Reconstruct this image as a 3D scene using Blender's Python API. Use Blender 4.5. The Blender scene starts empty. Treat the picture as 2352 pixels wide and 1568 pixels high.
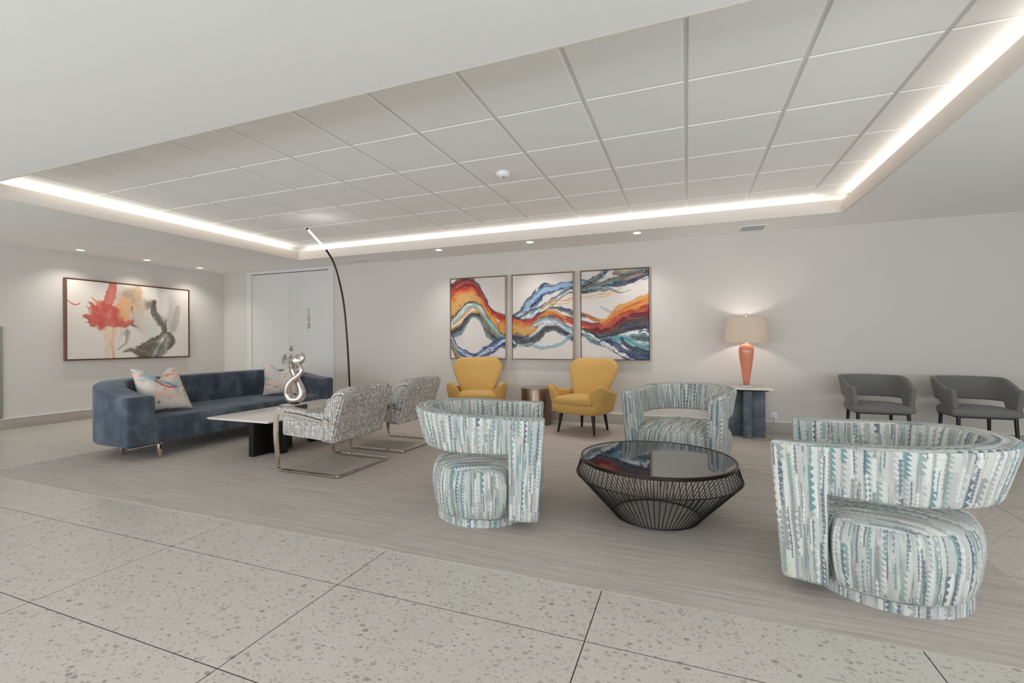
import bpy, bmesh, math, random
import numpy as np
from mathutils import Matrix, Vector
random.seed(7); np.random.seed(7)
C = bpy.context.scene.collection
S = bpy.context.scene
PI = math.pi

# ------------------------------------------------------------------ camera
TH, ROLL = .3641, -.0045
cam_d = bpy.data.cameras.new('camera'); cam_d.sensor_width = 36; cam_d.sensor_fit = 'HORIZONTAL'
cam_d.lens = 1055.04/2352*36; cam_d.shift_y = 1.46/2352; cam_d.clip_start = .05
cam = bpy.data.objects.new('camera', cam_d); C.objects.link(cam); S.camera = cam
_r = Vector((math.cos(TH), math.sin(TH), 0)); _f = Vector((-math.sin(TH), math.cos(TH), 0)); _u = Vector((0, 0, 1))
_c, _s = math.cos(ROLL), math.sin(ROLL)
e1 = _c*_r + _s*_u; e2 = -_s*_r + _c*_u; e3 = -_f
cam.matrix_world = Matrix(((e1.x, e2.x, e3.x, 0), (e1.y, e2.y, e3.y, 0), (e1.z, e2.z, e3.z, 1.2), (0, 0, 0, 1)))

# ------------------------------------------------------------------ world, view, lights
S.view_settings.view_transform = 'Standard'; S.view_settings.look = 'None'
S.view_settings.gamma = 1; S.view_settings.use_curve_mapping = False
S.view_settings.exposure = 0.08
w = bpy.data.worlds.new('daylight'); S.world = w; w.use_nodes = True
w.node_tree.nodes['Background'].inputs['Color'].default_value = (.85, .93, 1, 1)
w.node_tree.nodes['Background'].inputs['Strength'].default_value = 1.0
S.cycles.use_denoising = True
S.cycles.max_bounces = 12; S.cycles.diffuse_bounces = 8; S.cycles.glossy_bounces = 5; S.cycles.transmission_bounces = 8
S.cycles.caustics_reflective = False; S.cycles.caustics_refractive = False
S.cycles.sample_clamp_indirect = 6

def light(name, kind, loc, power, color=(1, 1, 1), aim=None, **kw):
    d = bpy.data.lights.new(name, kind); d.energy = power; d.color = color
    for k, v in kw.items(): setattr(d, k, v)
    o = bpy.data.objects.new(name, d); C.objects.link(o); o.location = loc
    if aim is not None: o.rotation_euler = Vector(aim).to_track_quat('-Z', 'Y').to_euler()
    return o

# room measures
XL, XR, YF, YB = -8.986, 5.2, -3.6, 6.793          # walls
ZS, ZT = 2.63, 2.845                                # soffit, tile grid
TX0, TX1, TY0, TY1 = -6.255, 1.63, 2.175, 6.085     # tray opening
DAY = (.86, .93, 1.0)
for x, p in ((-6.3, 180), (-1.9, 152), (2.5, 112)):                # added daylight lamps just inside three unseen front windows
    light('window_daylight', 'AREA', (x, YF+.12, 1.32), p, DAY, (0, 1, .44), shape='RECTANGLE', size=3.4, size_y=2.0)
light('window_daylight', 'AREA', (XR-.12, 1.1, 1.32), 125, DAY, (-1, 0, .75), shape='RECTANGLE', size=3.0, size_y=2.0)  # added daylight lamp on the right, out of view
WARM = (1, .93, .86)
light('cove_light', 'AREA', (TX0-.05, (TY0+TY1)/2, ZS+.146), 6, WARM, (1, 0, .12), shape='RECTANGLE', size=TY1-TY0-.3, size_y=.02)
light('cove_light', 'AREA', (TX1+.05, (TY0+TY1)/2, ZS+.146), 3, WARM, (-1, 0, .12), shape='RECTANGLE', size=TY1-TY0, size_y=.02)
light('cove_light', 'AREA', ((TX0+TX1)/2, TY1+.05, ZS+.146), 4.6, WARM, (0, -1, .12), shape='RECTANGLE', size=TX1-TX0-.4, size_y=.02)
for y in (4.192, 5.114, 6.02):
    light('downlight_beam', 'SPOT', (-8.61, y, ZS-.02), 31, (1, .95, .88), (.02, 0, -1), spot_size=math.radians(125), spot_blend=1, shadow_soft_size=.04)
for x in (-3.584, -2.098, -.61):
    light('downlight_beam', 'SPOT', (x, 6.24, ZS-.02), 34, (1, .95, .9), (0, .02, -1), spot_size=math.radians(120), spot_blend=1, shadow_soft_size=.04)

# ------------------------------------------------------------------ helpers
def lin(r, g, b):
    f = lambda c: (c/255/12.92) if c/255 <= .04045 else ((c/255+.055)/1.055)**2.4
    return (f(r), f(g), f(b), 1)

class G:                                            # small material builder
    def __init__(s, name, rough=.6, metal=0, spec=.5):
        s.m = bpy.data.materials.new(name); s.m.use_nodes = True; s.nt = s.m.node_tree
        s.b = s.nt.nodes['Principled BSDF']; s.out = s.nt.nodes['Material Output']
        s.set(s.b, 'Roughness', rough); s.set(s.b, 'Metallic', metal); s.set(s.b, 'Specular IOR Level', spec)
    def set(s, node, key, v):
        i = node.inputs[key]
        if isinstance(v, bpy.types.NodeSocket): s.nt.links.new(v, i)
        else: i.default_value = v
    def n(s, typ, out=0, props=None, **ins):
        nd = s.nt.nodes.new('ShaderNode'+typ)
        for k, v in (props or {}).items(): setattr(nd, k, v)
        for k, v in ins.items():
            k = k.replace('_', ' ') if k not in nd.inputs else k
            s.set(nd, k, v)
        return nd.outputs[out]
    def ma(s, op, a, b=0., c=0.):
        nd = s.nt.nodes.new('ShaderNodeMath'); nd.operation = op
        for i, v in enumerate((a, b, c)):
            if isinstance(v, bpy.types.NodeSocket): s.nt.links.new(v, nd.inputs[i])
            else: nd.inputs[i].default_value = v
        return nd.outputs[0]
    def mix(s, f, a, b):
        nd = s.nt.nodes.new('ShaderNodeMix'); nd.data_type = 'RGBA'
        for i, v in ((0, f), (6, a), (7, b)):
            if isinstance(v, bpy.types.NodeSocket): s.nt.links.new(v, nd.inputs[i])
            else: nd.inputs[i].default_value = v
        return nd.outputs[2]
    def ramp(s, f, stops, const=False):
        nd = s.nt.nodes.new('ShaderNodeValToRGB'); cr = nd.color_ramp
        if const: cr.interpolation = 'CONSTANT'
        while len(cr.elements) < len(stops): cr.elements.new(.5)
        for e, (p, c) in zip(cr.elements, stops): e.position = p; e.color = c
        s.nt.links.new(f, nd.inputs[0]); return nd.outputs[0]
    def coord(s, k): return s.nt.nodes.new('ShaderNodeTexCoord').outputs[k]
    def xyz(s, v):
        nd = s.nt.nodes.new('ShaderNodeSeparateXYZ'); s.nt.links.new(v, nd.inputs[0]); return nd.outputs
    def vec(s, x, y, z=0.): return s.n('CombineXYZ', X=x, Y=y, Z=z)
    def scale(s, v, k):
        nd = s.nt.nodes.new('ShaderNodeMapping'); s.nt.links.new(v, nd.inputs[0]); nd.inputs['Scale'].default_value = k; return nd.outputs[0]
    def noise(s, v, scale, detail=2., rough=.5, out=0): return s.n('TexNoise', out, None, Vector=v, Scale=scale, Detail=detail, Roughness=rough)
    def rnd(s, v): return s.n('TexWhiteNoise', 0, {'noise_dimensions': '2D'}, Vector=v)
    def bump(s, h, strength=.2, dist=.01): s.set(s.b, 'Normal', s.n('Bump', Height=h, Strength=strength, Distance=dist))
    def col(s, c): s.set(s.b, 'Base Color', c); return s.m

def plain(name, c, rough=.6, metal=0, var=.06, scale=6., bump=0, bscale=200., spec=.5):
    g = G(name, rough, metal, spec); p = g.coord('Object')
    f = g.noise(p, scale, 3.)
    a = tuple(x*(1-var) for x in c[:3])+(1,); b = tuple(min(1, x*(1+var)) for x in c[:3])+(1,)
    g.col(g.mix(f, a, b))
    if bump: g.bump(g.noise(p, bscale, 2.), bump, .004)
    return g.m

def tag(o, label, cat, group=None):
    o['label'] = label; o['category'] = cat
    if group: o['group'] = group
    return o
def thing(name, label, cat, loc=(0, 0, 0), rz=0, group=None):
    o = bpy.data.objects.new(name, None); C.objects.link(o); o.empty_display_size = .1
    o.location = loc; o.rotation_euler = (0, 0, rz); return tag(o, label, cat, group)
def dup(root, loc, rz, label, group=None):
    r = root.copy(); C.objects.link(r); r.location = loc; r.rotation_euler = (0, 0, rz); r['label'] = label
    for ch in list(root.children):
        c = ch.copy(); C.objects.link(c); c.parent = r
        for k in list(ch.children):
            d = k.copy(); C.objects.link(d); d.parent = c
    return r
def mesh(name, V, F, mat, parent=None, smooth=False, uv=None, sharp=None, loc=(0, 0, 0)):
    me = bpy.data.meshes.new(name); me.from_pydata([tuple(v) for v in V], [], [tuple(f) for f in F])
    if uv is not None:
        l = me.uv_layers.new(name='UVMap')
        if callable(uv):
            for p in me.polygons:
                for li in p.loop_indices: l.data[li].uv = uv(me.vertices[me.loops[li].vertex_index].co, p.normal)
        else: l.data.foreach_set('uv', np.asarray(uv, dtype=np.float32).ravel())
    me.validate()
    if smooth:
        me.polygons.foreach_set('use_smooth', [True]*len(me.polygons))
        if sharp: me.set_sharp_from_angle(angle=math.radians(sharp))
    if mat is not None: me.materials.append(mat)
    o = bpy.data.objects.new(name, me); C.objects.link(o); o.location = loc
    if parent is not None: o.parent = parent
    return o
def boxuv(co, n):
    a = max(range(3), key=lambda i: abs(n[i]))
    return (co.y, co.z) if a == 0 else (co.x, co.z) if a == 1 else (co.x, co.y)
class B:                                             # collects boxes / tubes into one mesh
    def __init__(s): s.bm = bmesh.new()
    def box(s, x0, x1, y0, y1, z0, z1, bev=0, seg=2, rot=None, taper=None):
        r = bmesh.ops.create_cube(s.bm, size=1); vs = r['verts']
        for v in vs:
            v.co = Vector((x0+(v.co.x+.5)*(x1-x0), y0+(v.co.y+.5)*(y1-y0), z0+(v.co.z+.5)*(z1-z0)))
        if bev:
            ed = list({e for v in vs for e in v.link_edges})
            bmesh.ops.bevel(s.bm, geom=ed, offset=bev, segments=seg, profile=.5, affect='EDGES')
        return s
    def tube(s, pts, r, n=12, cap=True):
        pts = [Vector(p) for p in pts]; N = len(pts); rr = r if hasattr(r, '__len__') else [r]*N
        prev = None; rings = []
        for i, p in enumerate(pts):
            t = ((pts[min(i+1, N-1)]-pts[max(i-1, 0)])).normalized()
            if prev is None:
                a = Vector((0, 0, 1)) if abs(t.z) < .9 else Vector((1, 0, 0)); x = a.cross(t).normalized()
            else: x = (prev-t*prev.dot(t)).normalized()
            prev = x; y = t.cross(x)
            rings.append([s.bm.verts.new(p+rr[i]*(math.cos(2*PI*k/n)*x+math.sin(2*PI*k/n)*y)) for k in range(n)])
        for a, b in zip(rings, rings[1:]):
            for k in range(n): s.bm.faces.new((a[k], a[(k+1) % n], b[(k+1) % n], b[k]))
        if cap: s.bm.faces.new(rings[0][::-1]); s.bm.faces.new(rings[-1])
        return s
    def ring(s, c, R, r, n=64, k=8):                 # torus in the XY plane
        vs = [[s.bm.verts.new((c[0]+(R+r*math.cos(2*PI*j/k))*math.cos(2*PI*i/n), c[1]+(R+r*math.cos(2*PI*j/k))*math.sin(2*PI*i/n), c[2]+r*math.sin(2*PI*j/k))) for j in range(k)] for i in range(n)]
        for i in range(n):
            for j in range(k): s.bm.faces.new((vs[i][j], vs[(i+1) % n][j], vs[(i+1) % n][(j+1) % k], vs[i][(j+1) % k]))
        return s
    def lathe(s, prof, c=(0, 0, 0), n=40, ribs=0, amp=0, capb=True, capt=True):
        rings = []
        for r, z in prof:
            rings.append([s.bm.verts.new((c[0]+(r*(1+amp*math.cos(ribs*2*PI*k/n)))*math.cos(2*PI*k/n), c[1]+(r*(1+amp*math.cos(ribs*2*PI*k/n)))*math.sin(2*PI*k/n), c[2]+z)) for k in range(n)])
        for a, b in zip(rings, rings[1:]):
            for k in range(n): s.bm.faces.new((a[k], a[(k+1) % n], b[(k+1) % n], b[k]))
        if capb: s.bm.faces.new(rings[0][::-1])
        if capt: s.bm.faces.new(rings[-1])
        return s
    def done(s, name, mat, parent=None, smooth=False, sharp=35, uv=None, loc=(0, 0, 0)):
        bmesh.ops.recalc_face_normals(s.bm, faces=s.bm.faces)
        me = bpy.data.meshes.new(name); s.bm.to_mesh(me); s.bm.free()
        if uv:
            l = me.uv_layers.new(name='UVMap')
            for p in me.polygons:
                for li in p.loop_indices: l.data[li].uv = uv(me.vertices[me.loops[li].vertex_index].co, p.normal)
        if smooth:
            me.polygons.foreach_set('use_smooth', [True]*len(me.polygons))
            if sharp: me.set_sharp_from_angle(angle=math.radians(sharp))
        me.materials.append(mat)
        o = bpy.data.objects.new(name, me); C.objects.link(o); o.location = loc
        if parent is not None: o.parent = parent
        return o
def struct(o): o['kind'] = 'structure'; return o
def bx(name, a, mat, parent=None, bev=0, seg=2, **k): return B().box(*a, bev=bev, seg=seg).done(name, mat, parent, smooth=bev > 0, **k)
def copy_mesh(o, loc, parent):
    c = o.copy(); C.objects.link(c); c.location = loc; c.parent = parent; return c

def smooth_path(pts, n, closed=False):               # Catmull-Rom through pts, n samples
    P = np.array(pts, float); m = len(P); out = []
    for t in np.linspace(0, m-1, n):
        i = min(int(t), m-2); f = t-i
        p0, p1, p2, p3 = P[max(i-1, 0)], P[i], P[i+1], P[min(i+2, m-1)]
        out.append(.5*((2*p1)+(-p0+p2)*f+(2*p0-5*p1+4*p2-p3)*f*f+(-p0+3*p1-3*p2+p3)*f**3))
    return np.array(out)

def rrect(t, z0, z1, r, k=4):
    r = max(.001, min(r, t/2*.99, (z1-z0)/2*.99)); pts = []
    for cx, cz, a0 in ((t/2-r, z1-r, 0), (-t/2+r, z1-r, PI/2), (-t/2+r, z0+r, PI), (t/2-r, z0+r, 1.5*PI)):
        for j in range(k+1):
            a = a0+PI/2*j/k; pts.append((cx+r*math.cos(a), cz+r*math.sin(a)))
    return pts                                       # counter-clockwise from the outer side upwards

def sweep_band(name, P, T, ZB, ZT_, mat, parent, r=.03, lean=0., endr=.03, k=4, slant=None, uvs=(0, 0)):
    """a padded band of thickness T along the plan path P (outer side on the left normal), bottom ZB, top ZT_"""
    P = np.asarray(P, float); N = len(P); arr = lambda a: np.full(N, a, float) if np.isscalar(a) else np.asarray(a, float)
    T, ZB, ZT_, LN = arr(T), arr(ZB), arr(ZT_), arr(lean)
    d = np.gradient(P, axis=0); d /= np.maximum(np.linalg.norm(d, axis=1), 1e-9)[:, None]
    nr = np.stack([-d[:, 1], d[:, 0]], 1); s = np.r_[0, np.cumsum(np.linalg.norm(np.diff(P, axis=0), axis=1))]
    rings = []; SV = []
    def add(i, off, ins):
        zb, zt = ZB[i]+ins*.6, ZT_[i]-ins
        q = rrect(max(T[i]-2*ins, .004), zb, max(zt, zb+.004), r, k); row = []
        for nn, z in q:
            p = P[i]+d[i]*off+nr[i]*(nn+LN[i]*(z-ZT_[i]))
            v = [p[0], p[1], z]
            if slant: v = slant(v)
            row.append(v)
        rings.append(row); SV.append((s[i]+off, q))
    A = [PI/2*j/4 for j in range(5)]
    for a in A[:-1]: add(0, -endr*math.cos(a) if False else -endr*(1-math.sin(a)) + 0, 0) if False else add(0, endr*(1-math.cos(PI/2-a)) - endr*1 + endr*0 if False else -endr*math.cos(a), endr*(1-math.sin(a)))
    for i in range(N): add(i, 0, 0)
    for a in A[::-1][1:]: add(N-1, endr*math.cos(a), endr*(1-math.sin(a)))
    M = len(rings[0]); V = [v for row in rings for v in row]; F = []; UV = []
    for i in range(len(rings)-1):
        (s0, q0), (s1, q1) = SV[i], SV[i+1]
        for j in range(M):
            j2 = (j+1) % M; F.append((i*M+j, (i+1)*M+j, (i+1)*M+j2, i*M+j2))
            vert = abs(q0[j2][1]-q0[j][1]) >= abs(q0[j2][0]-q0[j][0])
            for ss, q, jj in ((s0, q0, j), (s1, q1, j), (s1, q1, j2), (s0, q0, j2)):
                UV.append((ss+uvs[0], q[jj][1]) if vert else (q[jj][0]+5, ss))
    F.append(tuple(range(M))); UV += [(a, b) for a, b in SV[0][1]]
    L = len(rings)-1; F.append(tuple(L*M+j for j in range(M))[::-1]); UV += [(a, b) for a, b in SV[-1][1]][::-1]
    o = mesh(name, V, F, mat, parent, True, UV, 50)
    bm = bmesh.new(); bm.from_mesh(o.data); bmesh.ops.recalc_face_normals(bm, faces=bm.faces); bm.to_mesh(o.data); bm.free()
    return o

def drum(name, outline, prof, mat, parent, crown=0., sharp=50, topuv=None):
    """stack of rings: outline (N,2) shrunk by inset at each (inset, z); crowned top"""
    O = np.asarray(outline, float); N = len(O); c = O.mean(0)
    d = np.roll(O, -1, 0)-np.roll(O, 1, 0); d /= np.linalg.norm(d, axis=1)[:, None]; nr = np.stack([-d[:, 1], d[:, 0]], 1)
    if ((O+nr*.01-c)**2).sum() > ((O-c)**2).sum(): nr = -nr
    s = np.r_[0, np.cumsum(np.linalg.norm(np.diff(np.r_[O, O[:1]], axis=0), axis=1))]
    V = []; F = []; UV = []; rings = []; rm_ = np.linalg.norm(O-c, axis=1).mean()
    pr = list(prof); top_in, top_z = pr[-1]
    for f, e in ((.78, .45), (.5, .8), (.22, .97)): pr.append((('s', f), top_z+crown*e))
    last = None
    for q, (ins, z) in enumerate(pr):
        if isinstance(ins, tuple): pts = c+(last-c)*ins[1]
        else: pts = c+(O-c)*(1-ins/rm_); last = pts
        rings.append([len(V)+i for i in range(N)]); V += [(p[0], p[1], z) for p in pts]
    for q in range(len(pr)-1):
        flat = isinstance(pr[q+1][0], tuple) or abs(pr[q+1][1]-pr[q][1]) < abs(pr[q+1][0]-pr[q][0])
        for i in range(N):
            j = (i+1) % N; f = (rings[q][i], rings[q][j], rings[q+1][j], rings[q+1][i]); F.append(f)
            if flat: UV += [(V[x][0]+3, V[x][1]) for x in f]
            else: UV += [(s[i], V[f[0]][2]), (s[i+1], V[f[1]][2]), (s[i+1], V[f[2]][2]), (s[i], V[f[3]][2])]
    V.append((c[0], c[1], top_z+crown)); t = len(V)-1
    for i in range(N):
        f = (rings[-1][i], rings[-1][(i+1) % N], t); F.append(f); UV += [(V[x][0]+3, V[x][1]) for x in f]
    f = tuple(rings[0][::-1]); F.append(f); UV += [(V[x][0], V[x][1]) for x in f]
    o = mesh(name, V, F, mat, parent, True, UV, sharp)
    bm = bmesh.new(); bm.from_mesh(o.data); bmesh.ops.recalc_face_normals(bm, faces=bm.faces); bm.to_mesh(o.data); bm.free()
    return o

def solid_sheet(name, fn, na, nb, mat, parent, uvk=None, colors=None, close=8):
    """a closed padded sheet: fn(a,b,side) -> xyz with a,b in [-1,1], side = -1 front, 1 back"""
    A = np.sin(np.linspace(-PI/2, PI/2, na)); Bb = np.sin(np.linspace(-PI/2, PI/2, nb)); V = []; idx = {}
    for sd in (-1, 1):
        for i, a in enumerate(A):
            for j, b in enumerate(Bb):
                edge = i in (0, na-1) or j in (0, nb-1)
                if edge and sd == 1: idx[sd, i, j] = idx[-1, i, j]; continue
                idx[sd, i, j] = len(V); V.append(fn(a, b, 0 if edge else sd))
    F = []; UV = []
    for sd in (-1, 1):
        for i in range(na-1):
            for j in range(nb-1):
                q = ((i, j), (i+1, j), (i+1, j+1), (i, j+1)); q = q if sd == -1 else q[::-1]
                F.append([idx[(sd,)+x] for x in q]); UV += [((A[x[0]]*.3+.3)+(sd > 0), Bb[x[1]]*.3+.3) for x in q]
    o = mesh(name, V, F, mat, parent, True, UV)
    bm = bmesh.new(); bm.from_mesh(o.data); bmesh.ops.recalc_face_normals(bm, faces=bm.faces); bm.to_mesh(o.data); bm.free()
    return o

def extrude_profile(name, prof, y0, y1, r, mat, parent, n_y=5, xf=None):
    """closed (x,z) profile extruded along y with rounded end edges"""
    P = np.array(prof, float); N = len(P); c = P.mean(0); d = np.roll(P, -1, 0)-np.roll(P, 1, 0); d /= np.linalg.norm(d, axis=1)[:, None]; nr = np.stack([d[:, 1], -d[:, 0]], 1)
    if (((P+nr*.01)-c)**2).sum() > ((P-c)**2).sum(): nr = -nr
    sl = np.r_[0, np.cumsum(np.linalg.norm(np.diff(np.r_[P, P[:1]], axis=0), axis=1))]
    st_ = [(y0+r*(1-math.cos(a)) if False else y0+r*(1-math.sin(a)), r*(1-math.cos(a))) for a in np.linspace(PI/2, 0, 5)]
    rows = [(y0+r*(1-math.cos(a)), r*(1-math.sin(a))) for a in np.linspace(0, PI/2, 5)]
    rows += [(y, 0) for y in np.linspace(y0+r, y1-r, n_y)[1:-1]]+[(y1-r*(1-math.cos(a)), r*(1-math.sin(a))) for a in np.linspace(PI/2, 0, 5)]
    V = []; F = []; UV = []
    for y, ins in rows:
        q = P+nr*ins; V += [(a, y, b) if xf is None else xf(a, y, b) for a, b in q]
    for i in range(len(rows)-1):
        for j in range(N):
            k = (j+1) % N; f = (i*N+j, i*N+k, (i+1)*N+k, (i+1)*N+j); F.append(f)
            UV += [(rows[i][0], sl[j]), (rows[i][0], sl[j+1]), (rows[i+1][0], sl[j+1]), (rows[i+1][0], sl[j])]
    L = len(rows)-1
    F.append(tuple(range(N))[::-1]); UV += [(V[x][0], V[x][2]) for x in F[-1]]
    F.append(tuple(L*N+j for j in range(N))); UV += [(V[x][0], V[x][2]) for x in F[-1]]
    o = mesh(name, V, F, mat, parent, True, UV, 55)
    bm = bmesh.new(); bm.from_mesh(o.data); bmesh.ops.recalc_face_normals(bm, faces=bm.faces); bm.to_mesh(o.data); bm.free(); return o
def round_poly(pts, rad, k=4):
    P = [Vector(p) for p in pts]; n = len(P); rad = rad if hasattr(rad, '__len__') else [rad]*n; out = []
    for i in range(n):
        a, b, c = P[i-1], P[i], P[(i+1) % n]; u = (a-b).normalized(); v = (c-b).normalized(); r = min(rad[i], (a-b).length*.45, (c-b).length*.45)
        for j in range(k+1):
            f = j/k; out.append(tuple((b+u*r)*(1-f)**2+b*2*f*(1-f)+(b+v*r)*f*f))
    return out

# numpy noise for printed canvases and cloth
def _hash(ix, iy, seed):
    h = (ix*374761393+iy*668265263+seed*974711) & 0xffffffff
    h = ((h ^ (h >> 13))*1274126177) & 0xffffffff
    return ((h ^ (h >> 16)) & 0xffff)/65535.
def vn(x, y, seed=0, octv=3):
    x = np.asarray(x, float); y = np.asarray(y, float); tot = 0; amp = 1; s = 0
    for o in range(octv):
        ix = np.floor(x).astype(np.int64); iy = np.floor(y).astype(np.int64); fx = x-ix; fy = y-iy
        fx = fx*fx*(3-2*fx); fy = fy*fy*(3-2*fy); sd = seed+o*17
        v = (_hash(ix, iy, sd)*(1-fx)+_hash(ix+1, iy, sd)*fx)*(1-fy)+(_hash(ix, iy+1, sd)*(1-fx)+_hash(ix+1, iy+1, sd)*fx)*fy
        tot = tot+amp*v; s += amp; amp *= .5; x = x*2+3.1; y = y*2+7.7
    return tot/s
def sst(a, b, x): t = np.clip((x-a)/(b-a), 0, 1); return t*t*(3-2*t)

# ------------------------------------------------------------------ materials
M = {}
def wallpaint(name, c, bump=.06):
    g = G(name, .85, 0, .25); p = g.coord('Object')
    g.col(g.mix(g.noise(p, 1.5, 3.), tuple(x*.985 for x in c[:3])+(1,), c)); g.bump(g.noise(p, 260., 2.), bump, .002); return g.m
M['wall'] = wallpaint('wall_paint', lin(217, 212, 206))
M['ceil'] = wallpaint('ceiling_paint', lin(243, 243, 241))
M['tile'] = wallpaint('mineral_fibre', lin(249, 249, 247), .25)
M['tee'] = plain('grid_metal', lin(226, 226, 224), .5, var=.01)
M['fascia'] = wallpaint('fascia_paint', lin(232, 224, 216))
M['base'] = plain('baseboard_paint', lin(176, 168, 160), .5, var=.03)
M['doorp'] = plain('door_paint', lin(226, 225, 224), .35, var=.01)
M['white'] = plain('white_plastic', lin(240, 240, 238), .4, var=.01)
M['grout'] = plain('joint_filler', lin(58, 51, 48), .9)
M['chrome'] = plain('polished_chrome', lin(225, 215, 205), .07, 1, var=.01)
M['steel'] = plain('satin_steel', lin(190, 192, 196), .3, 1, var=.02)
M['black'] = plain('black_metal', lin(22, 21, 21), .35, .2, var=.1)
M['bronze'] = plain('brown_black_metal', lin(44, 34, 31), .3, .6, var=.1)
M['blackwood'] = plain('black_lacquer', lin(18, 15, 14), .3, var=.15)
M['espresso'] = plain('espresso_wood', lin(72, 58, 52), .35, var=.15, scale=20)
M['dark'] = plain('dark_gap', lin(30, 28, 27), .9)
M['emit'] = None
def emitter(name, c, k):
    g = G(name); g.set(g.b, 'Emission Color', c); g.set(g.b, 'Emission Strength', k); return g.col((.9, .9, .9, 1))
M['lampface'] = emitter('lit_lens', (1, .97, .93, 1), 9)
M['ledstrip'] = emitter('led_strip', (1, .98, .96, 1), 14)

def terrazzo():
    g = G('terrazzo', .28, 0, .4); p = g.n('NewGeometry', 0)
    wv = g.noise(p, 26., 2., .5, 1); px = g.n('VectorMath', 0, {'operation': 'ADD'}); nd = px.node
    g.nt.links.new(p, nd.inputs[0]); k = g.scale(wv, (.016, .016, 0)); g.nt.links.new(k, nd.inputs[1])
    base = g.mix(g.noise(p, 5., 4.), lin(197, 191, 181), lin(210, 204, 195))
    c = base
    for sc, dens, seed, st, dm in ((27, .50, (0, 0, 0), .72, 'EUCLIDEAN'), (34, .55, (5.3, 2.1, 0), .70, 'MANHATTAN'), (46, .60, (8.1, 4.4, 0), .65, 'EUCLIDEAN'), (62, .58, (3.3, 9.4, 0), .62, 'MANHATTAN'), (95, .45, (1.7, 8.4, 0), .5, 'EUCLIDEAN')):
        mp = g.nt.nodes.new('ShaderNodeMapping'); g.nt.links.new(px, mp.inputs[0]); mp.inputs['Location'].default_value = seed
        mp.inputs['Scale'].default_value = (1, 1.45, 0); mp.inputs['Rotation'].default_value = (0, 0, seed[0])
        vo = g.nt.nodes.new('ShaderNodeTexVoronoi'); g.nt.links.new(mp.outputs[0], vo.inputs['Vector']); vo.inputs['Scale'].default_value = sc
        vo.inputs['Randomness'].default_value = 1; vo.distance = dm
        r, gg, bb = g.xyz(vo.outputs['Color'])
        size = g.ma('MULTIPLY_ADD', gg, .30, .14 if dm[0] == 'M' else .10)
        on = g.ma('LESS_THAN', r, dens)
        inside = g.ma('MULTIPLY', g.ma('LESS_THAN', vo.outputs['Distance'], size), on)
        chip = g.ramp(bb, [(0, lin(160, 152, 141)), (.3, lin(176, 168, 158)), (.55, lin(187, 177, 167)), (.76, lin(172, 167, 156)), (.90, lin(152, 143, 134)), (1, lin(112, 101, 93))])
        c = g.mix(g.ma('MULTIPLY', inside, st), c, chip)
    oi = g.nt.nodes.new('ShaderNodeObjectInfo')
    c = g.mix(g.ma('MULTIPLY', oi.outputs['Random'], .10), c, lin(188, 184, 174))
    return g.col(c)
M['terrazzo'] = terrazzo()

def carpet():
    g = G('woven_carpet', .95, 0, .1); p = g.coord('Object'); 
    s1 = g.noise(g.scale(p, (1.2, 42, 1)), 1., 4., .7); s2 = g.noise(g.scale(p, (7, 190, 1)), 1., 3., .6); s3 = g.noise(p, .7, 2.)
    f = g.ma('ADD', g.ma('MULTIPLY', s1, .6), g.ma('MULTIPLY', s2, .4))
    c = g.ramp(f, [(.30, lin(156, 146, 137)), (.46, lin(187, 177, 168)), (.56, lin(200, 191, 182)), (.72, lin(221, 214, 206))])
    c = g.mix(g.ma('MULTIPLY', s3, .25), c, lin(184, 176, 169))
    fine = g.noise(g.scale(p, (90, 420, 1)), 1., 2.)
    c = g.mix(g.ma('MULTIPLY', g.ma('GREATER_THAN', fine, .62), .25), c, lin(222, 216, 210))
    g.bump(g.ma('ADD', s2, fine), .5, .004); return g.col(c)
M['carpet'] = carpet()

def velvet():
    g = G('blue_velvet', .75, 0, .25); p = g.coord('Object')
    n = g.noise(p, 3.2, 4., .6); n2 = g.noise(g.scale(p, (1, 1, .5)), 9., 3.)
    f = g.ma('ADD', g.ma('MULTIPLY', n, .65), g.ma('MULTIPLY', n2, .35))
    c = g.ramp(f, [(.32, lin(52, 60, 71)), (.5, lin(77, 87, 99)), (.68, lin(114, 123, 134))])
    g.set(g.b, 'Sheen Weight', .5); g.set(g.b, 'Sheen Roughness', .4); g.set(g.b, 'Sheen Tint', lin(185, 192, 204))
    g.bump(g.noise(p, 9., 3.), .25, .02); return g.col(c)
M['velvet'] = velvet()

def weave(name, c, var=.1, rough=.9, sc=500., bump=.3):
    g = G(name, rough, 0, .15); p = g.coord('Object'); n = g.noise(p, 5., 3.); f = g.noise(g.scale(p, (1, 1, 1.6)), sc, 2.)
    c2 = g.mix(n, tuple(x*(1-var) for x in c[:3])+(1,), tuple(min(1, x*(1+var)) for x in c[:3])+(1,))
    c2 = g.mix(g.ma('MULTIPLY', f, .22), c2, tuple(x*.7 for x in c[:3])+(1,))
    g.set(g.b, 'Sheen Weight', .15); g.bump(f, bump, .002); return g.col(c2)
M['yellow'] = weave('mustard_felt', lin(212, 170, 100), .05)
M['grey'] = weave('charcoal_suede', lin(124, 121, 118), .16, sc=220.)

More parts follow.
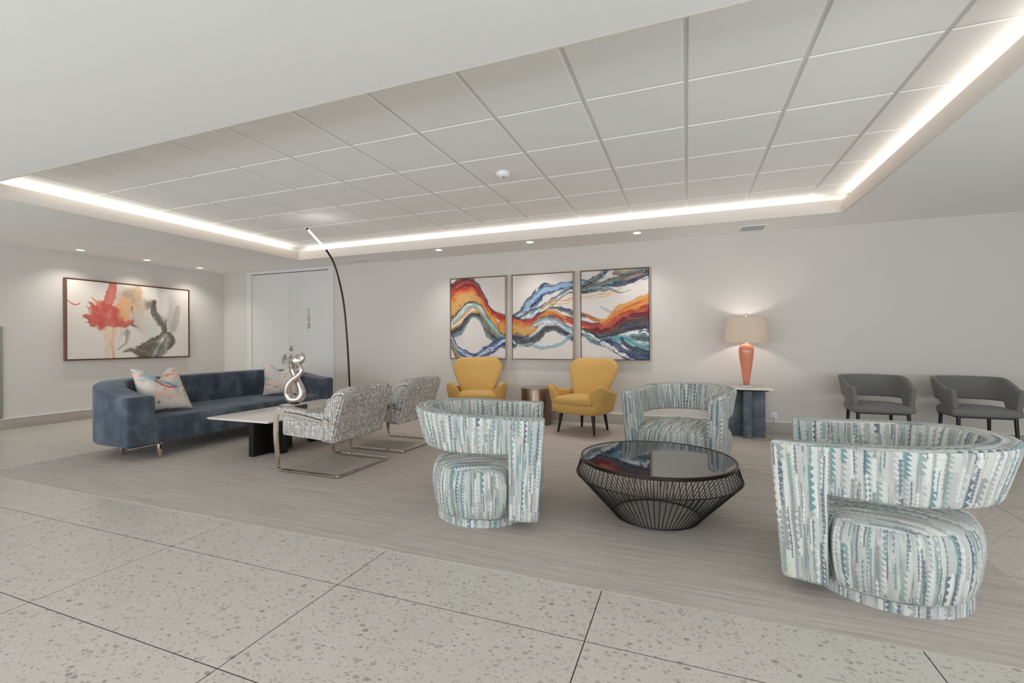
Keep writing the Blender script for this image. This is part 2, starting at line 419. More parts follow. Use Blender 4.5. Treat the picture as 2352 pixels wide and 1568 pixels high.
def zigzag():
    g = G('zigzag_fabric', .85, 0, .15); uv = g.coord('UV'); 
    wob = g.noise(g.scale(uv, (14, 5, 1)), 1., 2., .5, 1); wx, wy, _ = g.xyz(wob)
    u, v, _ = g.xyz(uv)
    u = g.ma('ADD', u, g.ma('MULTIPLY', g.ma('SUBTRACT', wx, .5), .018))
    lo = g.noise(g.vec(g.ma('MULTIPLY', u, 9.), .5), 1., 1.)
    u = g.ma('ADD', u, g.ma('MULTIPLY', lo, .03))
    col = None
    def layer(w, seg, p, seed):
        x = g.ma('DIVIDE', u, w); i = g.ma('FLOOR', x); f = g.ma('FRACT', x)
        r0 = g.rnd(g.vec(g.ma('ADD', i, seed), 1.7)); r00 = g.rnd(g.vec(g.ma('ADD', i, seed), 9.1))
        j = g.ma('FLOOR', g.ma('ADD', g.ma('DIVIDE', v, seg), g.ma('MULTIPLY', r0, 9.)))
        r1 = g.rnd(g.vec(g.ma('ADD', i, seed), j)); r2 = g.rnd(g.vec(j, g.ma('ADD', i, seed+31.)))
        t = g.ma('FRACT', g.ma('ADD', g.ma('DIVIDE', v, g.ma('MULTIPLY_ADD', r00, p*.6, p*.7)), r0))
        tri = g.ma('ABSOLUTE', g.ma('MULTIPLY_ADD', t, 2., -1.))
        tooth = g.mix(g.ma('GREATER_THAN', r00, .55), t, tri)
        edge = g.ma('MULTIPLY_ADD', tooth, .42, g.ma('MULTIPLY', r1, .45))
        return f, edge, r1, r2
    # base: soft grey, white and sage brush bands
    br = g.noise(g.scale(uv, (26, 3.2, 1)), 1., 4., .6)
    c = g.ramp(br, [(.30, lin(128, 140, 140)), (.42, lin(164, 167, 164)), (.55, lin(198, 197, 191)), (.70, lin(150, 155, 154))])
    br2 = g.noise(g.scale(uv, (95, 3.6, 1)), 1., 3., .6)
    c = g.mix(g.ma('MULTIPLY', g.ma('GREATER_THAN', br2, .60), .75), c, g.ramp(g.noise(g.scale(uv, (20, 5, 1)), 1., 1.), [(.35, lin(92, 132, 140)), (.5, lin(128, 162, 162)), (.62, lin(84, 98, 114))]))
    # broad toothed bands
    f, e, r1, r2 = layer(.042, .21, .029, 3.)
    pal = [(0, lin(176, 176, 173)), (.22, lin(152, 153, 152)), (.40, lin(184, 184, 180)), (.52, lin(146, 164, 158)), (.64, lin(104, 142, 148)), (.75, lin(96, 108, 118)), (.84, lin(164, 167, 166)), (.96, lin(206, 205, 178))]
    fg = [(0, lin(212, 213, 209)), (.4, lin(200, 201, 197)), (.75, lin(184, 187, 185))]
    inb = g.ma('MULTIPLY', g.ma('GREATER_THAN', f, .06), g.ma('LESS_THAN', f, .94))
    show = g.ma('MULTIPLY', g.ma('LESS_THAN', r2, .90), inb)
    c = g.mix(g.ma('MULTIPLY', show, g.ma('GREATER_THAN', r1, .35)), c, g.ramp(r1, pal, True))
    c = g.mix(g.ma('MULTIPLY', show, g.ma('LESS_THAN', f, g.ma('ADD', e, .06))), c, g.ramp(r2, fg, True))
    # narrower chains of small triangles
    f2, e2, q1, q2 = layer(.027, .15, .021, 57.)
    m = g.ma('MULTIPLY', g.ma('LESS_THAN', g.ma('ABSOLUTE', g.ma('SUBTRACT', f2, .5)), g.ma('MULTIPLY_ADD', e2, .50, -.04)), g.ma('LESS_THAN', q2, .36))
    c = g.mix(g.ma('MULTIPLY', m, .85), c, g.ramp(q1, [(0, lin(96, 134, 142)), (.20, lin(230, 229, 224)), (.48, lin(92, 102, 116)), (.60, lin(140, 142, 142)), (.74, lin(130, 156, 150)), (.86, lin(222, 222, 216))], True))
    f3, e3, q1, q2 = layer(.0135, .12, .016, 91.)
    m = g.ma('MULTIPLY', g.ma('LESS_THAN', g.ma('ABSOLUTE', g.ma('SUBTRACT', f3, .5)), g.ma('MULTIPLY_ADD', e3, .55, -.02)), g.ma('LESS_THAN', q2, .22))
    c = g.mix(g.ma('MULTIPLY', m, .8), c, g.ramp(q1, [(0, lin(76, 118, 128)), (.4, lin(78, 88, 104)), (.75, lin(112, 146, 144))], True))
    c = g.mix(g.ma('MULTIPLY', g.noise(g.scale(uv, (160, 14, 1)), 1., 3.), .2), c, lin(206, 206, 202))
    g.bump(g.noise(uv, 900., 1.), .15, .001); return g.col(c)
M['zigzag'] = zigzag()

def cells():
    g = G('cell_fabric', .9, 0, .1); uv = g.coord('UV'); u, v, _ = g.xyz(uv)
    wob = g.noise(g.scale(uv, (45, 60, 1)), 1., 2., .5, 1); wx, wy, _ = g.xyz(wob)
    u = g.ma('ADD', u, g.ma('MULTIPLY', g.ma('SUBTRACT', wx, .5), .007)); v = g.ma('ADD', v, g.ma('MULTIPLY', g.ma('SUBTRACT', wy, .5), .004))
    x = g.ma('DIVIDE', u, .0225); i = g.ma('FLOOR', x); f = g.ma('FRACT', x)
    r0 = g.rnd(g.vec(i, 3.3)); r3 = g.rnd(g.vec(i, g.ma('FLOOR', g.ma('DIVIDE', v, .11))))
    h = g.ma('MULTIPLY_ADD', g.ma('POWER', r3, 4.), .011, .0066)
    y = g.ma('ADD', g.ma('DIVIDE', v, h), g.ma('MULTIPLY', r0, 5.)); j = g.ma('FLOOR', y); fy = g.ma('FRACT', y)
    r1 = g.rnd(g.vec(i, j))
    ex = g.ma('MULTIPLY', g.ma('ABSOLUTE', g.ma('SUBTRACT', f, .5)), 2.); ey = g.ma('MULTIPLY', g.ma('ABSOLUTE', g.ma('SUBTRACT', fy, .5)), 2.)
    d = g.ma('ADD', g.ma('POWER', ex, 4.), g.ma('POWER', ey, 4.))
    lim = g.ma('MULTIPLY_ADD', r1, .35, .26)
    line = g.ma('GREATER_THAN', d, lim)
    dark = g.ramp(r3, [(0, lin(104, 95, 93)), (.35, lin(132, 123, 121)), (.65, lin(166, 159, 156)), (.88, lin(112, 103, 100))], True)
    lt = g.ramp(r1, [(0, lin(198, 193, 188)), (.6, lin(222, 218, 212)), (.9, lin(240, 238, 233))], True)
    return g.col(g.mix(line, lt, dark))
M['cells'] = cells()

def vcol(name, rough=.6, bump=True):
    g = G(name, rough, 0, .3); a = g.nt.nodes.new('ShaderNodeVertexColor'); a.layer_name = 'paint'
    if bump: g.bump(g.noise(g.scale(g.coord('Object'), (1, 1, 1)), 300., 3.), .2, .003)
    return g.col(a.outputs['Color'])
M['canvas'] = vcol('painted_canvas'); M['printed'] = vcol('printed_cotton', .9)
def paint(o, rgb):                                   # rgb (n,3) sRGB 0..1 -> point colours
    rgb = np.clip(rgb, 0, 1); l = np.where(rgb <= .04045, rgb/12.92, ((rgb+.055)/1.055)**2.4)
    at = o.data.color_attributes.new('paint', 'FLOAT_COLOR', 'POINT')
    at.data.foreach_set('color', np.c_[l, np.ones(len(l))].astype(np.float32).ravel())

def stone():
    g = G('slate_stone', .55, 0, .3); p = g.coord('Object'); n = g.noise(p, 6., 5., .65)
    return g.col(g.ramp(n, [(.3, lin(74, 83, 93)), (.52, lin(100, 110, 120)), (.75, lin(136, 142, 148))]))
M['stone'] = stone()
M['quartz'] = plain('pale_quartz', lin(234, 225, 218), .25, var=.02)
M['drum'] = plain('brushed_bronze', lin(140, 122, 108), .32, .9, var=.04)
M['silver'] = plain('silver_leaf', lin(208, 198, 190), .28, .85, var=.04)
def glossblack():
    g = G('black_glass', .03, 0, .5); g.set(g.b, 'IOR', 3.2); p = g.coord('Object')
    return g.col(g.mix(g.noise(p, 3.), lin(14, 17, 24), lin(20, 23, 30)))
M['glass'] = glossblack()
M['coral'] = plain('coral_glass', lin(220, 140, 114), .14, var=.05)
g = G('clear_acrylic', .03); g.set(g.b, 'Transmission Weight', .9); g.set(g.b, 'IOR', 1.45); M['acrylic'] = g.col((.96, .97, .97, 1))
def shade():
    g = G('linen_shade', .9, 0, .1); p = g.coord('Object'); n = g.noise(g.scale(p, (60, 60, 220)), 1., 2.)
    c = g.mix(n, lin(222, 212, 198), lin(238, 229, 216)); g.col(c)
    tr = g.nt.nodes.new('ShaderNodeBsdfTranslucent'); g.nt.links.new(c, tr.inputs[0])
    mx = g.nt.nodes.new('ShaderNodeMixShader'); mx.inputs[0].default_value = .42
    g.nt.links.new(g.b.outputs[0], mx.inputs[1]); g.nt.links.new(tr.outputs[0], mx.inputs[2]); g.nt.links.new(mx.outputs[0], g.out.inputs[0]); return g.m
M['shade'] = shade()
g = G('window_glass', .02); g.set(g.b, 'Transmission Weight', 1.); M['pane'] = g.col((1, 1, 1, 1))

# ------------------------------------------------------------------ room shell
# floor: dark joint bed under single terrazzo slabs
floor = struct(bx('floor', (XL-.1, XR+.1, YF-.1, YB+.1, -.06, -.0008), M['grout']))
FX, FY, SX, SY, GAP = -4.1001, 1.8225, 1.2369, .6272, .0048
proto = None
for i in range(-4, 9):
    for j in range(-9, 9):
        x0, x1 = max(FX+i*SX, XL), min(FX+(i+1)*SX, XR); y0, y1 = max(FY+j*SY, YF), min(FY+(j+1)*SY, YB)
        if x1-x0 < .02 or y1-y0 < .02: continue
        if x0 > -6.1 and x1 < 1.45 and y0 > 2.3 and y1 < 6.2: continue       # wholly under the carpet
        full = abs(x1-x0-SX) < 1e-6 and abs(y1-y0-SY) < 1e-6
        if full and proto: copy_mesh(proto, (x0, y0, 0), floor)
        else:
            o = B().box(GAP/2, x1-x0-GAP/2, GAP/2, y1-y0-GAP/2, -.012, 0).done('terrazzo_tile', M['terrazzo'], floor, loc=(x0, y0, 0))
            if full: proto = o
# walls
struct(bx('wall_left', (XL-.15, XL, YF-.15, YB+.15, 0, 3.2), M['wall']))
wb = struct(bx('wall_back', (XL, XR, YB, YB+.15, 0, 3.2), M['wall']))
struct(B().box(XR, XR+.15, YF-.15, -.4, 0, 3.2).box(XR, XR+.15, 2.6, YB+.15, 0, 3.2).box(XR, XR+.15, -.4, 2.6, 0, .3).box(XR, XR+.15, -.4, 2.6, 2.34, 3.2).done('wall_right', M['wall']))
b = B().box(XL, XR, YF-.15, YF, 0, .3).box(XL, XR, YF-.15, YF, 2.34, 3.2)
WX = [(-8.0, -4.6), (-3.6, -.2), (.8, 4.2)]
xs = [XL]+[v for a in WX for v in a]+[XR]
for a, c in zip(xs[::2], xs[1::2]): b.box(a, c, YF-.15, YF, .3, 2.34)
struct(b.done('wall_front', M['wall']))
for k, (a, c) in enumerate(WX):  # front windows added out of view to supply the daylight
    wn = struct(B().box(a, c, YF-.1, YF-.04, .3, .36).box(a, c, YF-.1, YF-.04, 2.28, 2.34).box(a, a+.06, YF-.1, YF-.04, .36, 2.28).box(c-.06, c, YF-.1, YF-.04, .36, 2.28).box((a+c)/2-.03, (a+c)/2+.03, YF-.1, YF-.04, .36, 2.28).done('window_%d' % (k+1), M['steel']))
    for q in (0, 1):
        m = (a+c)/2; bx('pane', ((a+.06, m-.03) if q == 0 else (m+.03, c-.06))+(YF-.075, YF-.065, .36, 2.28), M['pane'], wn)
wn = struct(B().box(XR+.04, XR+.1, -.4, 2.6, .3, .36).box(XR+.04, XR+.1, -.4, 2.6, 2.28, 2.34).box(XR+.04, XR+.1, -.4, -.34, .36, 2.28).box(XR+.04, XR+.1, 2.54, 2.6, .36, 2.28).done('window_4', M['steel']))  # right one of the added windows, unseen, to supply daylight
bx('pane', (XR+.065, XR+.075, -.34, 2.54, .36, 2.28), M['pane'], wn)
bh = .146
struct(bx('baseboard_left', (XL, XL+.014, YF, YB, 0, bh), M['base'], bev=.003))
DX0, DX1 = -8.313, -6.109
struct(B().box(XL+.014, DX0, YB-.014, YB, 0, bh, bev=.003).box(DX1, XR, YB-.014, YB, 0, bh, bev=.003).done('baseboard_back', M['base'], smooth=True))
struct(bx('baseboard_right', (XR-.014, XR, YF, YB-.014, 0, bh), M['base'], bev=.003))
struct(bx('baseboard_front', (XL+.014, XR-.014, YF, YF+.014, 0, bh), M['base'], bev=.003))
# caps: thin pale line on top of the baseboard
struct(bx('trim_1', (XL, XL+.017, YF+.02, YB-.02, bh, bh+.008), M['white'])); struct(bx('trim_2', (DX1+.01, XR-.02, YB-.017, YB, bh, bh+.008), M['white']))
# ceiling: plastered soffit with a tray, fascia, tile grid
b = B()
for a in ((XL, TX0-.02, YF, YB), (TX1+.02, XR, YF, YB), (TX0-.02, TX1+.02, YF, TY0-.02), (TX0-.02, TX1+.02, TY1+.02, YB)): b.box(a[0], a[1], a[2], a[3], ZS, ZS+.12)
ceil = struct(b.done('ceiling', M['ceil']))
LD = .075
def fas(nm, a): return bx(nm, a, M['fascia'], ceil, bev=.003)
fas('fascia_board', (TX0-.02, TX0, TY0, TY1, ZS-.001, ZS+.144)); fas('fascia_board', (TX1, TX1+.02, TY0, TY1, ZS-.001, ZS+.144))
fas('fascia_board', (TX0-.02, TX1+.02, TY1, TY1+.02, ZS-.001, ZS+.144)); fas('fascia_board', (TX0-.02, TX1+.02, TY0-.02, TY0, ZS-.001, ZS+.144))
X0, X1, Y0, Y1 = TX0-LD, TX1+LD, TY0-LD, TY1+LD
B().box(X0-.03, X0, Y0-.03, Y1+.03, ZS+.12, ZT+.1).box(X1, X1+.03, Y0-.03, Y1+.03, ZS+.12, ZT+.1).box(X0, X1, Y1, Y1+.03, ZS+.12, ZT+.1).box(X0, X1, Y0-.03, Y0, ZS+.12, ZT+.1).done('cove_wall', M['ceil'], ceil)
bx('ceiling_deck', (X0-.03, X1+.03, Y0-.03, Y1+.03, ZT+.03, ZT+.06), M['tee'], ceil)
CS, CX, CY, TW = .654, -.0012, 3.0972, .030
ix = [k for k in range(-12, 6)]; lines_x = [X0]+[CX+k*CS for k in ix if X0+.1 < CX+k*CS < X1-.1]+[X1]
lines_y = [Y0]+[CY+k*CS for k in range(-5, 8) if Y0+.1 < CY+k*CS < Y1-.1]+[Y1]
tp = None
for a, c in zip(lines_x, lines_x[1:]):
    for d_, e in zip(lines_y, lines_y[1:]):
        full = abs(c-a-CS) < 1e-6 and abs(e-d_-CS) < 1e-6
        if full and tp: copy_mesh(tp, (a, d_, 0), ceil)
        else:
            o = B().box(TW/2, c-a-TW/2, TW/2-.004, e-d_-TW/2+.004, ZT-.004, ZT+.014, bev=.003, seg=1).done('ceiling_tile', M['tile'], ceil, loc=(a, d_, 0))
            if full: tp = o
for x in lines_x[1:-1]: bx('grid_tee', (x-.017, x+.017, Y0, Y1, ZT+.003, ZT+.03), M['tee'], ceil)
for y in lines_y[1:-1]: bx('grid_tee', (X0, X1, y-.012, y+.012, ZT+.0035, ZT+.029), M['tee'], ceil)
for a in ((X0, X0+.018, Y0, Y1), (X1-.018, X1, Y0, Y1), (X0, X1, Y1-.018, Y1), (X0, X1, Y0, Y0+.018)): bx('wall_angle', a+(ZT-.001, ZT+.006), M['tee'], ceil)
# faint access panels on the left soffit
for y0 in (4.15, 5.2): bx('access_panel', (-7.95, -7.25, y0, y0+.75, ZS-.002, ZS+.01), M['ceil'], ceil)

# ------------------------------------------------------------------ double door with lever handles
door = struct(B().box(DX0, DX0+.135, YB-.03, YB, 0, 2.5725).box(DX1-.115, DX1, YB-.03, YB, 0, 2.5725).box(DX0, DX1, YB-.03, YB, 2.5725, 2.628).done('door_1', M['doorp']))
LX0, LX1, LM = DX0+.135, DX1-.115, -7.222
for a, c in ((LX0+.004, LM-.0008), (LM+.0008, LX1-.004)): bx('door_leaf', (a, c, YB-.016, YB+.02, .012, 2.562), M['doorp'], door, bev=.002)
B().box(LX0, LX1, YB-.012, YB+.02, 2.562, 2.572).done('door_gap', M['dark'], door)
for x, s in ((-7.30, -1), (-7.144, 1)):
    h = B().box(x-.03, x+.03, YB-.028, YB-.016, .875, .985, bev=.004).done('lever_plate', M['steel'], door, smooth=True)
    B().tube([(x, YB-.02, .925), (x, YB-.075, .925)], .009).box(x-.012 if s < 0 else x-.012, x+.012, YB-.085, YB-.068, .80, .93, bev=.004).done('lever', M['steel'], h, smooth=True)
h = B().box(-7.175, -7.113, YB-.03, YB-.016, 1.05, 1.145, bev=.004).done('deadbolt', M['steel'], door, smooth=True)
B().tube([(-7.144, YB-.028, 1.075), (-7.144, YB-.036, 1.075)], .011, 14).done('keyhole', M['dark'], h, smooth=True)
for ch, z in (('1', 1.745), ('0', 1.61), ('8', 1.475)):
    cu = bpy.data.curves.new('digit', 'FONT'); cu.body = ch; cu.size = .165; cu.extrude = .004; cu.align_x = 'CENTER'
    tmp = bpy.data.objects.new('digit', cu); C.objects.link(tmp); bpy.context.view_layer.update()
    me = bpy.data.meshes.new_from_object(tmp.evaluated_get(bpy.context.evaluated_depsgraph_get())); C.objects.unlink(tmp); bpy.data.objects.remove(tmp)
    me.materials.clear(); me.materials.append(M['steel']); me.name = 'door_number'
    if ch == '1':
        bm = bmesh.new(); bm.from_mesh(me); r = bmesh.ops.create_cube(bm, size=1)
        
        for v in r['verts']: v.co = Vector((v.co.x*.062+.004, v.co.y*.009+.0045, v.co.z*.0092))
        q = bmesh.ops.create_cube(bm, size=1); xs_ = max(v.co.x for v in bm.verts if v.co.y > .06 and v not in q['verts']); ys_ = max(v.co.y for v in bm.verts if v not in q['verts'])
        for v in q['verts']: a_, b_ = v.co.x*.045, v.co.y*.009; v.co = Vector((xs_-.022+a_*.8-b_*.6, ys_-.018+a_*.6+b_*.8, v.co.z*.0092))
        bm.to_mesh(me); bm.free()
    o = bpy.data.objects.new('door_number', me); C.objects.link(o); o.parent = door; o.location = (-6.707, YB-.02, z); o.rotation_euler = (PI/2, 0, 0); o.scale = (.78, 1, 1)
pl = bx('name_plate', (-6.815, -6.60, YB-.022, YB-.016, 1.395, 1.455), M['white'], door, bev=.002)
B().box(-6.77, -6.65, YB-.0232, YB-.022, 1.431, 1.438).box(-6.765, -6.655, YB-.0232, YB-.022, 1.415, 1.421).done('lettering', M['steel'], pl)

# ------------------------------------------------------------------ ceiling and wall fittings
def downlight(x, y, label):
    t = thing('downlight', label, 'ceiling light', (x, y, ZS), 0, 'recessed ceiling spots over the art')
    B().lathe([(.043, -.001), (.062, -.006), (.070, -.006), (.073, 0), (.073, .002), (.043, .002)], n=36, capb=False, capt=False).done('trim_ring', M['white'], t, smooth=True)
    B().lathe([(.045, -.003), (.045, 0), (.02, .001)], n=28).done('lens', M['lampface'], t, smooth=True)
for y, l in ((4.192, 'recessed round ceiling light above the left edge of the red and black painting'), (5.114, 'recessed round ceiling light above the middle of the red and black painting'), (6.02, 'recessed round ceiling light above the right end of the red and black painting')): downlight(-8.61, y, l)
for x, l in ((-3.584, 'recessed round ceiling light above the left panel of the three wave paintings'), (-2.098, 'recessed round ceiling light above the middle panel of the three wave paintings'), (-.61, 'recessed round ceiling light above the right panel of the three wave paintings')): downlight(x, 6.24, l)
def vent(x0, x1, y0, y1, label):
    t = thing('air_vent', label, 'air vent', ((x0+x1)/2, (y0+y1)/2, ZS), 0, 'ceiling air vents'); hx, hy = (x1-x0)/2, (y1-y0)/2
    f = .035
    B().box(-hx, hx, -hy, -hy+f, -.006, 0).box(-hx, hx, hy-f, hy, -.006, 0).box(-hx, -hx+f, -hy+f, hy-f, -.006, 0).box(hx-f, hx, -hy+f, hy-f, -.006, 0).done('vent_frame', M['white'], t)
    bx('vent_backing', (-hx+f, hx-f, -hy+f, hy-f, -.0015, -.0005), M['dark'], t)
    n = 6
    for k in range(n):
        y = -hy+f+(k+.5)*(2*hy-2*f)/n; bx('vent_slat', (-hx+f, hx-f, y-.006, y+.010, -.005, -.0025), M['white'], t)
vent(-5.47, -5.13, 6.42, 6.69, 'white slatted ceiling vent near the double door and arched floor lamp')
vent(.615, .945, 6.36, 6.70, 'white slatted ceiling vent above the coral table lamp')
t = thing('smoke_detector', 'round white smoke detector on a ceiling tile', 'smoke detector', (-1.659, 4.136, ZT-.004))
B().lathe([(.066, 0), (.066, -.022), (.060, -.034), (.050, -.036)], n=32).done('housing', M['white'], t, smooth=True)
B().lathe([(.050, -.036), (.048, -.042), (.025, -.05), (.001, -.052)], n=32).done('sensor_cap', M['white'], t, smooth=True)
B().lathe([(.008, -.05), (.008, -.055)], c=(.012, -.02, .002), n=12).done('indicator', M['dark'], t)
t = thing('wall_outlet', 'white wall socket with a plug in it, beside the slate side table', 'outlet', (1.049, YB, .219))
pt = bx('cover_plate', (-.038, .038, -.007, 0, -.059, .059), M['white'], t, bev=.003)
B().box(-.017, .017, -.009, -.007, .008, .036, bev=.001).box(-.017, .017, -.009, -.007, -.036, -.008, bev=.001).done('receptacle', M['white'], t)
B().box(-.009, -.006, -.0095, -.008, .016, .028).box(.005, .008, -.0095, -.008, .016, .028).done('slot', M['dark'], t)
tag(B().box(1.037, 1.061, YB-.036, YB-.0095, .186, .21, bev=.004).tube(smooth_path([(1.049, YB-.034, .195), (1.045, YB-.06, .17), (1.02, YB-.08, .10), (.99, YB-.09, .04), (.93, YB-.10, .008), (.86, YB-.11, .006), (.80, YB-.1, .006)], 24), .004, 6).done('power_cord', plain('clear_cord', lin(196, 192, 184), .3), smooth=True), 'pale lamp cord hanging from the wall socket down to the floor', 'cord')
tag(bx('wall_panel', (XL, XL+.02, 2.95, 3.474, bh+.012, 1.449), plain('grey_laminate', lin(150, 150, 148), .5), bev=.003), 'grey wall panel at the far left end of the left wall, above the baseboard', 'panel')

# ------------------------------------------------------------------ carpet
CX0, CX1, CY0, CY1 = -6.165, 1.518, 2.222, 6.43
rug = tag(B().box(CX0, CX1, CY0, CY1, 0, .002).done('area_rug', M['carpet'], smooth=True), 'large taupe striated rug under the whole seating group', 'rug')
H0 = .002                                            # carpet surface

# ------------------------------------------------------------------ paintings
def framed(name, label, w, h, loc, rz, rgbf, nu, nv, frame_mat, depth=.05, fw=.012, group=None, inner=None):
    """local: x along the wall, z up, y = 0 at the wall, canvas faces -y"""
    t = thing(name, label, 'painting', loc, rz, group)
    B().box(-w/2, -w/2+fw, -depth, 0, -h/2, h/2).box(w/2-fw, w/2, -depth, 0, -h/2, h/2).box(-w/2+fw, w/2-fw, -depth, 0, -h/2, -h/2+fw).box(-w/2+fw, w/2-fw, -depth, 0, h/2-fw, h/2).done('frame', frame_mat, t)
    g_ = .010; bx('backing', (-w/2+fw, w/2-fw, -.012, -.002, -h/2+fw, h/2-fw), M['dark'], t)
    cw, ch = w/2-fw-g_, h/2-fw-g_
    U, Vv = np.meshgrid(np.linspace(0, 1, nu), np.linspace(0, 1, nv))
    V = np.stack([-cw+2*cw*U, np.full_like(U, -depth+.008), ch-2*ch*Vv], -1).reshape(-1, 3); n = nu*nv
    F = [(j*nu+i, (j+1)*nu+i, (j+1)*nu+i+1, j*nu+i+1) for j in range(nv-1) for i in range(nu-1)]
    # sides of the stretched canvas
    rim = [i for i in range(nu)]+[(j+1)*nu-1 for j in range(1, nv)]+[(nv-1)*nu+i for i in range(nu-2, -1, -1)]+[j*nu for j in range(nv-2, 0, -1)]
    V2 = V[rim].copy(); V2[:, 1] = -.012; R_ = len(rim)
    F += [(rim[k], rim[(k+1) % R_], n+(k+1) % R_, n+k) for k in range(R_)]
    rgb = rgbf(U.ravel(), Vv.ravel()); o = mesh('canvas', np.r_[V, V2], F, M['canvas'], t)
    paint(o, np.r_[rgb, rgb[rim]]); return t

def col(*c): return np.array(c)/255.
def over(rgb, mask, c): return rgb*(1-mask[:, None])+np.asarray(c)*mask[:, None]
def polydist(x, y, pts, asp=1.0):
    """distance to, and position along, a polyline; signed across"""
    P = smooth_path(pts, 110 if len(x) < 60000 else 60); best = np.full(x.shape, 9.); sg = np.zeros_like(x); al = np.zeros_like(x)
    for k in range(len(P)-1):
        a, b = P[k], P[k+1]; dx, dy = b-a; L = dx*dx+dy*dy+1e-12
        t = np.clip(((x-a[0])*dx+(y-a[1])*dy)/L, 0, 1); ex, ey = x-a[0]-t*dx, y-a[1]-t*dy; d = np.hypot(ex, ey)
        m = d < best; best = np.where(m, d, best); sg = np.where(m, np.sign(dx*ey-dy*ex), sg); al = np.where(m, (k+t)/(len(P)-1), al)
    return best, sg*best, al
def stream(rgb, x, y, pts, wid, cols, seed, soft=.35, rag=.5, streak=9., alpha=1.):
    """a painted ribbon along pts; cols across from its left/top side to the other; ragged streaky edges"""
    wx = x+(vn(x*5, y*5, seed, 3)-.5)*.07; wy = y+(vn(x*5+9, y*5+4, seed+5, 3)-.5)*.07
    _, s, al = polydist(wx, wy, pts); w_ = np.interp(al, np.linspace(0, 1, len(wid)), wid)
    q = s/np.maximum(w_, 1e-3)                                    # -1..1 across
    n1 = vn(al*streak*2.2, q*4.5+seed, seed+11, 3); n2 = vn(al*streak, q*11, seed+23, 2)
    edge = np.abs(q)+(n1-.5)*rag*1.3
    m = (1-sst(1-soft*.5, 1+soft*.25, edge))*alpha*np.clip(.70+.6*(n2-.25), 0, 1)
    m *= sst(0, .02, al)*(1-sst(.985, 1, al)) if False else 1
    f = np.clip((q+1)/2+(n1-.5)*.55+(n2-.5)*.35, 0, .999)*(len(cols)-1); i = f.astype(int); fr = (f-i)[:, None]
    fr = sst(.25, .75, fr); ca = np.array(cols); cc = ca[i]*(1-fr)+ca[np.minimum(i+1, len(cols)-1)]*fr
    cc = cc*(1+.16*(n2-.5))[:, None]
    return rgb*(1-m[:, None])+cc*m[:, None]
PALE = col(219, 211, 206); WHITE = col(232, 230, 230); OCH = col(205, 148, 72); ORG = col(214, 104, 54); RED = col(168, 44, 38); MAR = col(96, 34, 40)
SLT = col(70, 78, 86); NAV = col(38, 48, 74); TEAL = col(98, 138, 142); SKY = col(132, 168, 206); CYAN = col(122, 186, 202); BRN = col(74, 62, 56); BLU = col(58, 82, 138); GRY = col(140, 142, 138)
